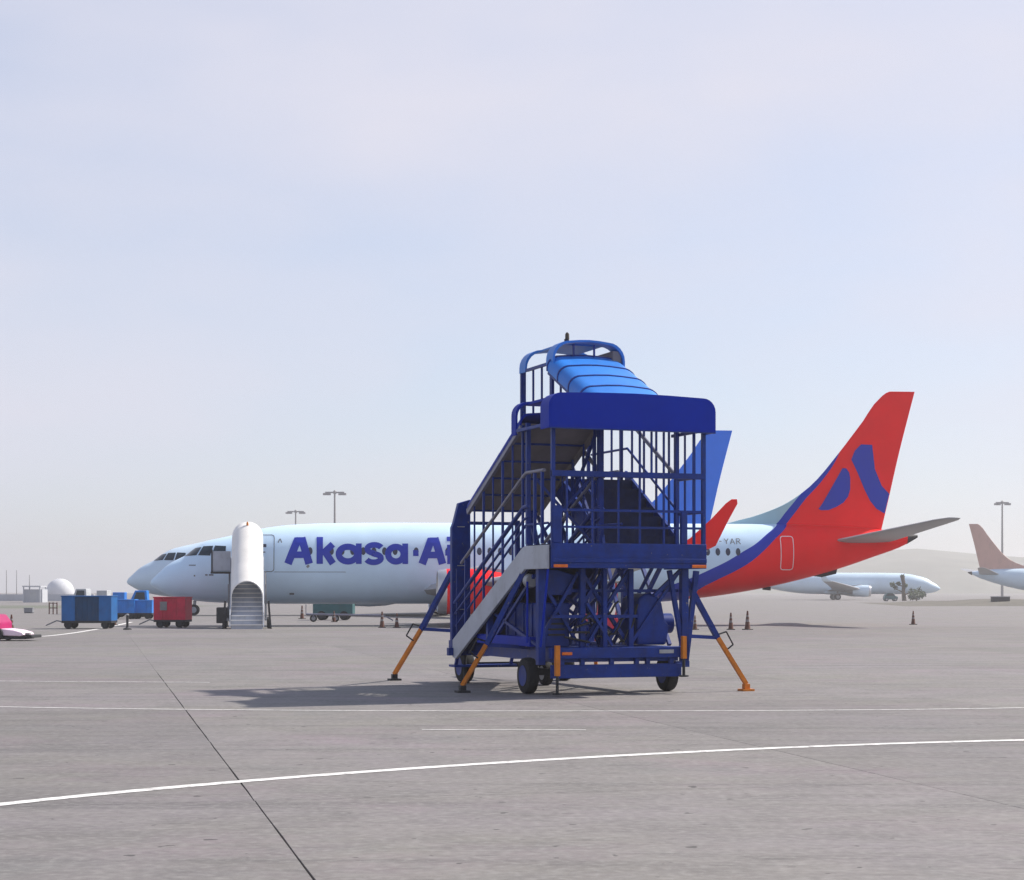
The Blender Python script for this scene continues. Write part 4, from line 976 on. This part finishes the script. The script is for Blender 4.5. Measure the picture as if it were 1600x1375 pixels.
# ------------------------------------------------------------------ background right
NX = 40; rows = []
for j, (yy, k) in enumerate(((196, 0), (204, .7), (216, 1.0), (236, .9), (256, 0))):
    ring = []
    for i in range(NX+1):
        t = i/NX; x = 43+t*110; e = math.sin(min(1, t*6)*math.pi/2)
        ring.append((x+(yy-196)*.1, yy+2*math.sin(t*17), k*e*(.62+.30*math.sin(t*9+j)+.18*math.sin(t*31+2*j))+.002))
    rows.append(ring)
m = MB(); m.loft(rows, closed=False, caps=False); tag(m.build('earth_mound', M['mound'], smooth=60), 'long low mound of bare earth at right', 'ground', kind='structure')
r = thing_box('concrete_block', 'dark concrete block lying on the earth mound', 'block', [('body', (-1.0, -.4, .0), (1.0, .4, .62), M['black']), ('cap', (-1.04, -.44, .622), (1.04, .44, .70), M['steel'])], (kx(1563, 206), 206, .35))
# bare tree, bush and parked car far off
def tree(name, label, cat, x, y, trunk_pts, limbs, blobs, nleaf, leaf=.28):
    r = empty(name, (x, y, 0)); tag(r, label, cat)
    if trunk_pts:
        m = MB()
        for (a, b, r0, r1) in trunk_pts+limbs: m.tube(a, b, r0, r1, 7)
        m.build('trunk', M['bark'], r, smooth=50)
    m = MB()
    for _ in range(nleaf):
        c, rad = random.choice(blobs)
        d = Vector((random.gauss(0, 1), random.gauss(0, 1), random.gauss(0, 1))).normalized()*rad*random.random()**.45
        p = Vector(c)+d
        if p.z < .05: p.z = .05+random.random()*.2
        a = Vector((random.gauss(0, 1), random.gauss(0, 1), random.gauss(0, 1))).normalized(); b = a.orthogonal().normalized(); s = leaf*random.uniform(.5, 1.2)
        m.add([p-a*s, p+b*s*.45, p+a*s, p-b*s*.45], [(0, 1, 2, 3)])
    m.build('crown', M['leaf'], r)
Yt = 300
tree('pollard_tree', 'cut-back tree with thick upright trunk in the haze at right', 'tree', kx(1413, Yt), Yt, [((0, 0, 0), (-.15, 0, 1.5), .40, .30), ((-.15, 0, 1.5), (-.1, 0, 2.8), .30, .30), ((-.1, 0, 2.8), (-.35, 0, 4.2), .30, .34)],
     [((-.2, 0, 2.4), (-1.4, .2, 2.9), .12, .08), ((-1.4, .2, 2.9), (-2.4, 0, 2.6), .08, .04), ((-.1, 0, 1.4), (-1.2, .1, 1.9), .12, .08), ((-1.2, .1, 1.9), (-1.9, 0, 2.3), .08, .03), ((0, 0, 1.0), (1.6, .1, 1.6), .12, .06), ((1.6, .1, 1.6), (2.9, 0, 2.0), .06, .03), ((1.2, 0, 1.4), (3.2, .2, 1.1), .06, .03)],
     [((-2.0, 0, 2.7), .5), ((-1.5, 0, 2.2), .4), ((-1.0, 0, 2.9), .35), ((1.2, 0, 1.5), .7), ((2.4, 0, 1.6), .7), ((3.0, 0, 1.2), .5), ((-.3, 0, 4.1), .35), ((.2, 0, 2.6), .35)], 520)
tree('bush', 'loose scrubby bush right of the cut-back tree', 'bush', kx(1432, Yt-3), Yt-3, [((0, 0, 0), (.1, 0, .8), .1, .05)], [((0, 0, .3), (.9, 0, 1.2), .06, .03), ((0, 0, .3), (-.8, 0, 1.0), .06, .03)], [((0, 0, .9), .8), ((1.0, 0, 1.0), .6), ((-.9, 0, .7), .6)], 320)
r = empty('parked_car', (kx(1391, 290), 290, 0), R(0)); tag(r, 'small dark car parked left of the cut-back tree', 'car')
MB().prism([(-1.1, .3), (1.1, .3), (1.1, .75), (.7, .85), (.4, 1.35), (-.6, 1.35), (-1.0, .85)], 'y', -.7, .7).build('body', M['teal'], r, bevel=.06)
for s in (-1, 1):
    MB().prism([(-.8, .88), (.55, .88), (.33, 1.27), (-.55, 1.27)], 'y', s*.703, s*.72).build('window', M['glass'], r)
    for a in (-.7, .7): wheel(r, (a, s*.62, .28), .28, .18, 'y')

# distant hills
rows = []
for yy, k in ((1040, 0), (1130, .55), (1240, 1.0), (1350, .7), (1480, 0)):
    ring = []
    for i in range(61):
        t = i/60; x = 60+t*1100
        hgt = 33*min(1, t*5)**.8*(.86+.10*math.sin(t*14)+.05*math.sin(t*37+1))
        ring.append((x, yy, k*hgt+.01))
    rows.append(ring)
m = MB(); m.loft(rows, closed=False, caps=False); tag(m.build('hills', M['hill'], smooth=60), 'low hills lost in haze at right', 'hill', kind='structure')

# ------------------------------------------------------------------ haze
hm = bpy.data.materials.new('haze_air'); hm.use_nodes = True
hn = hm.node_tree.nodes; hn.clear()
ho = hn.new('ShaderNodeOutputMaterial'); hv = hn.new('ShaderNodeVolumePrincipled')
hv.inputs['Color'].default_value = (.96, .945, .94, 1); hv.inputs['Density'].default_value = .0006; hv.inputs['Anisotropy'].default_value = .7
hm.node_tree.links.new(hv.outputs[0], ho.inputs['Volume'])
hz = MB().box((-1700, -250, -1.2), (1700, 1750, 34)).build('haze', hm)
tag(hz, 'pale morning haze lying over the whole airfield', 'haze', kind='stuff')
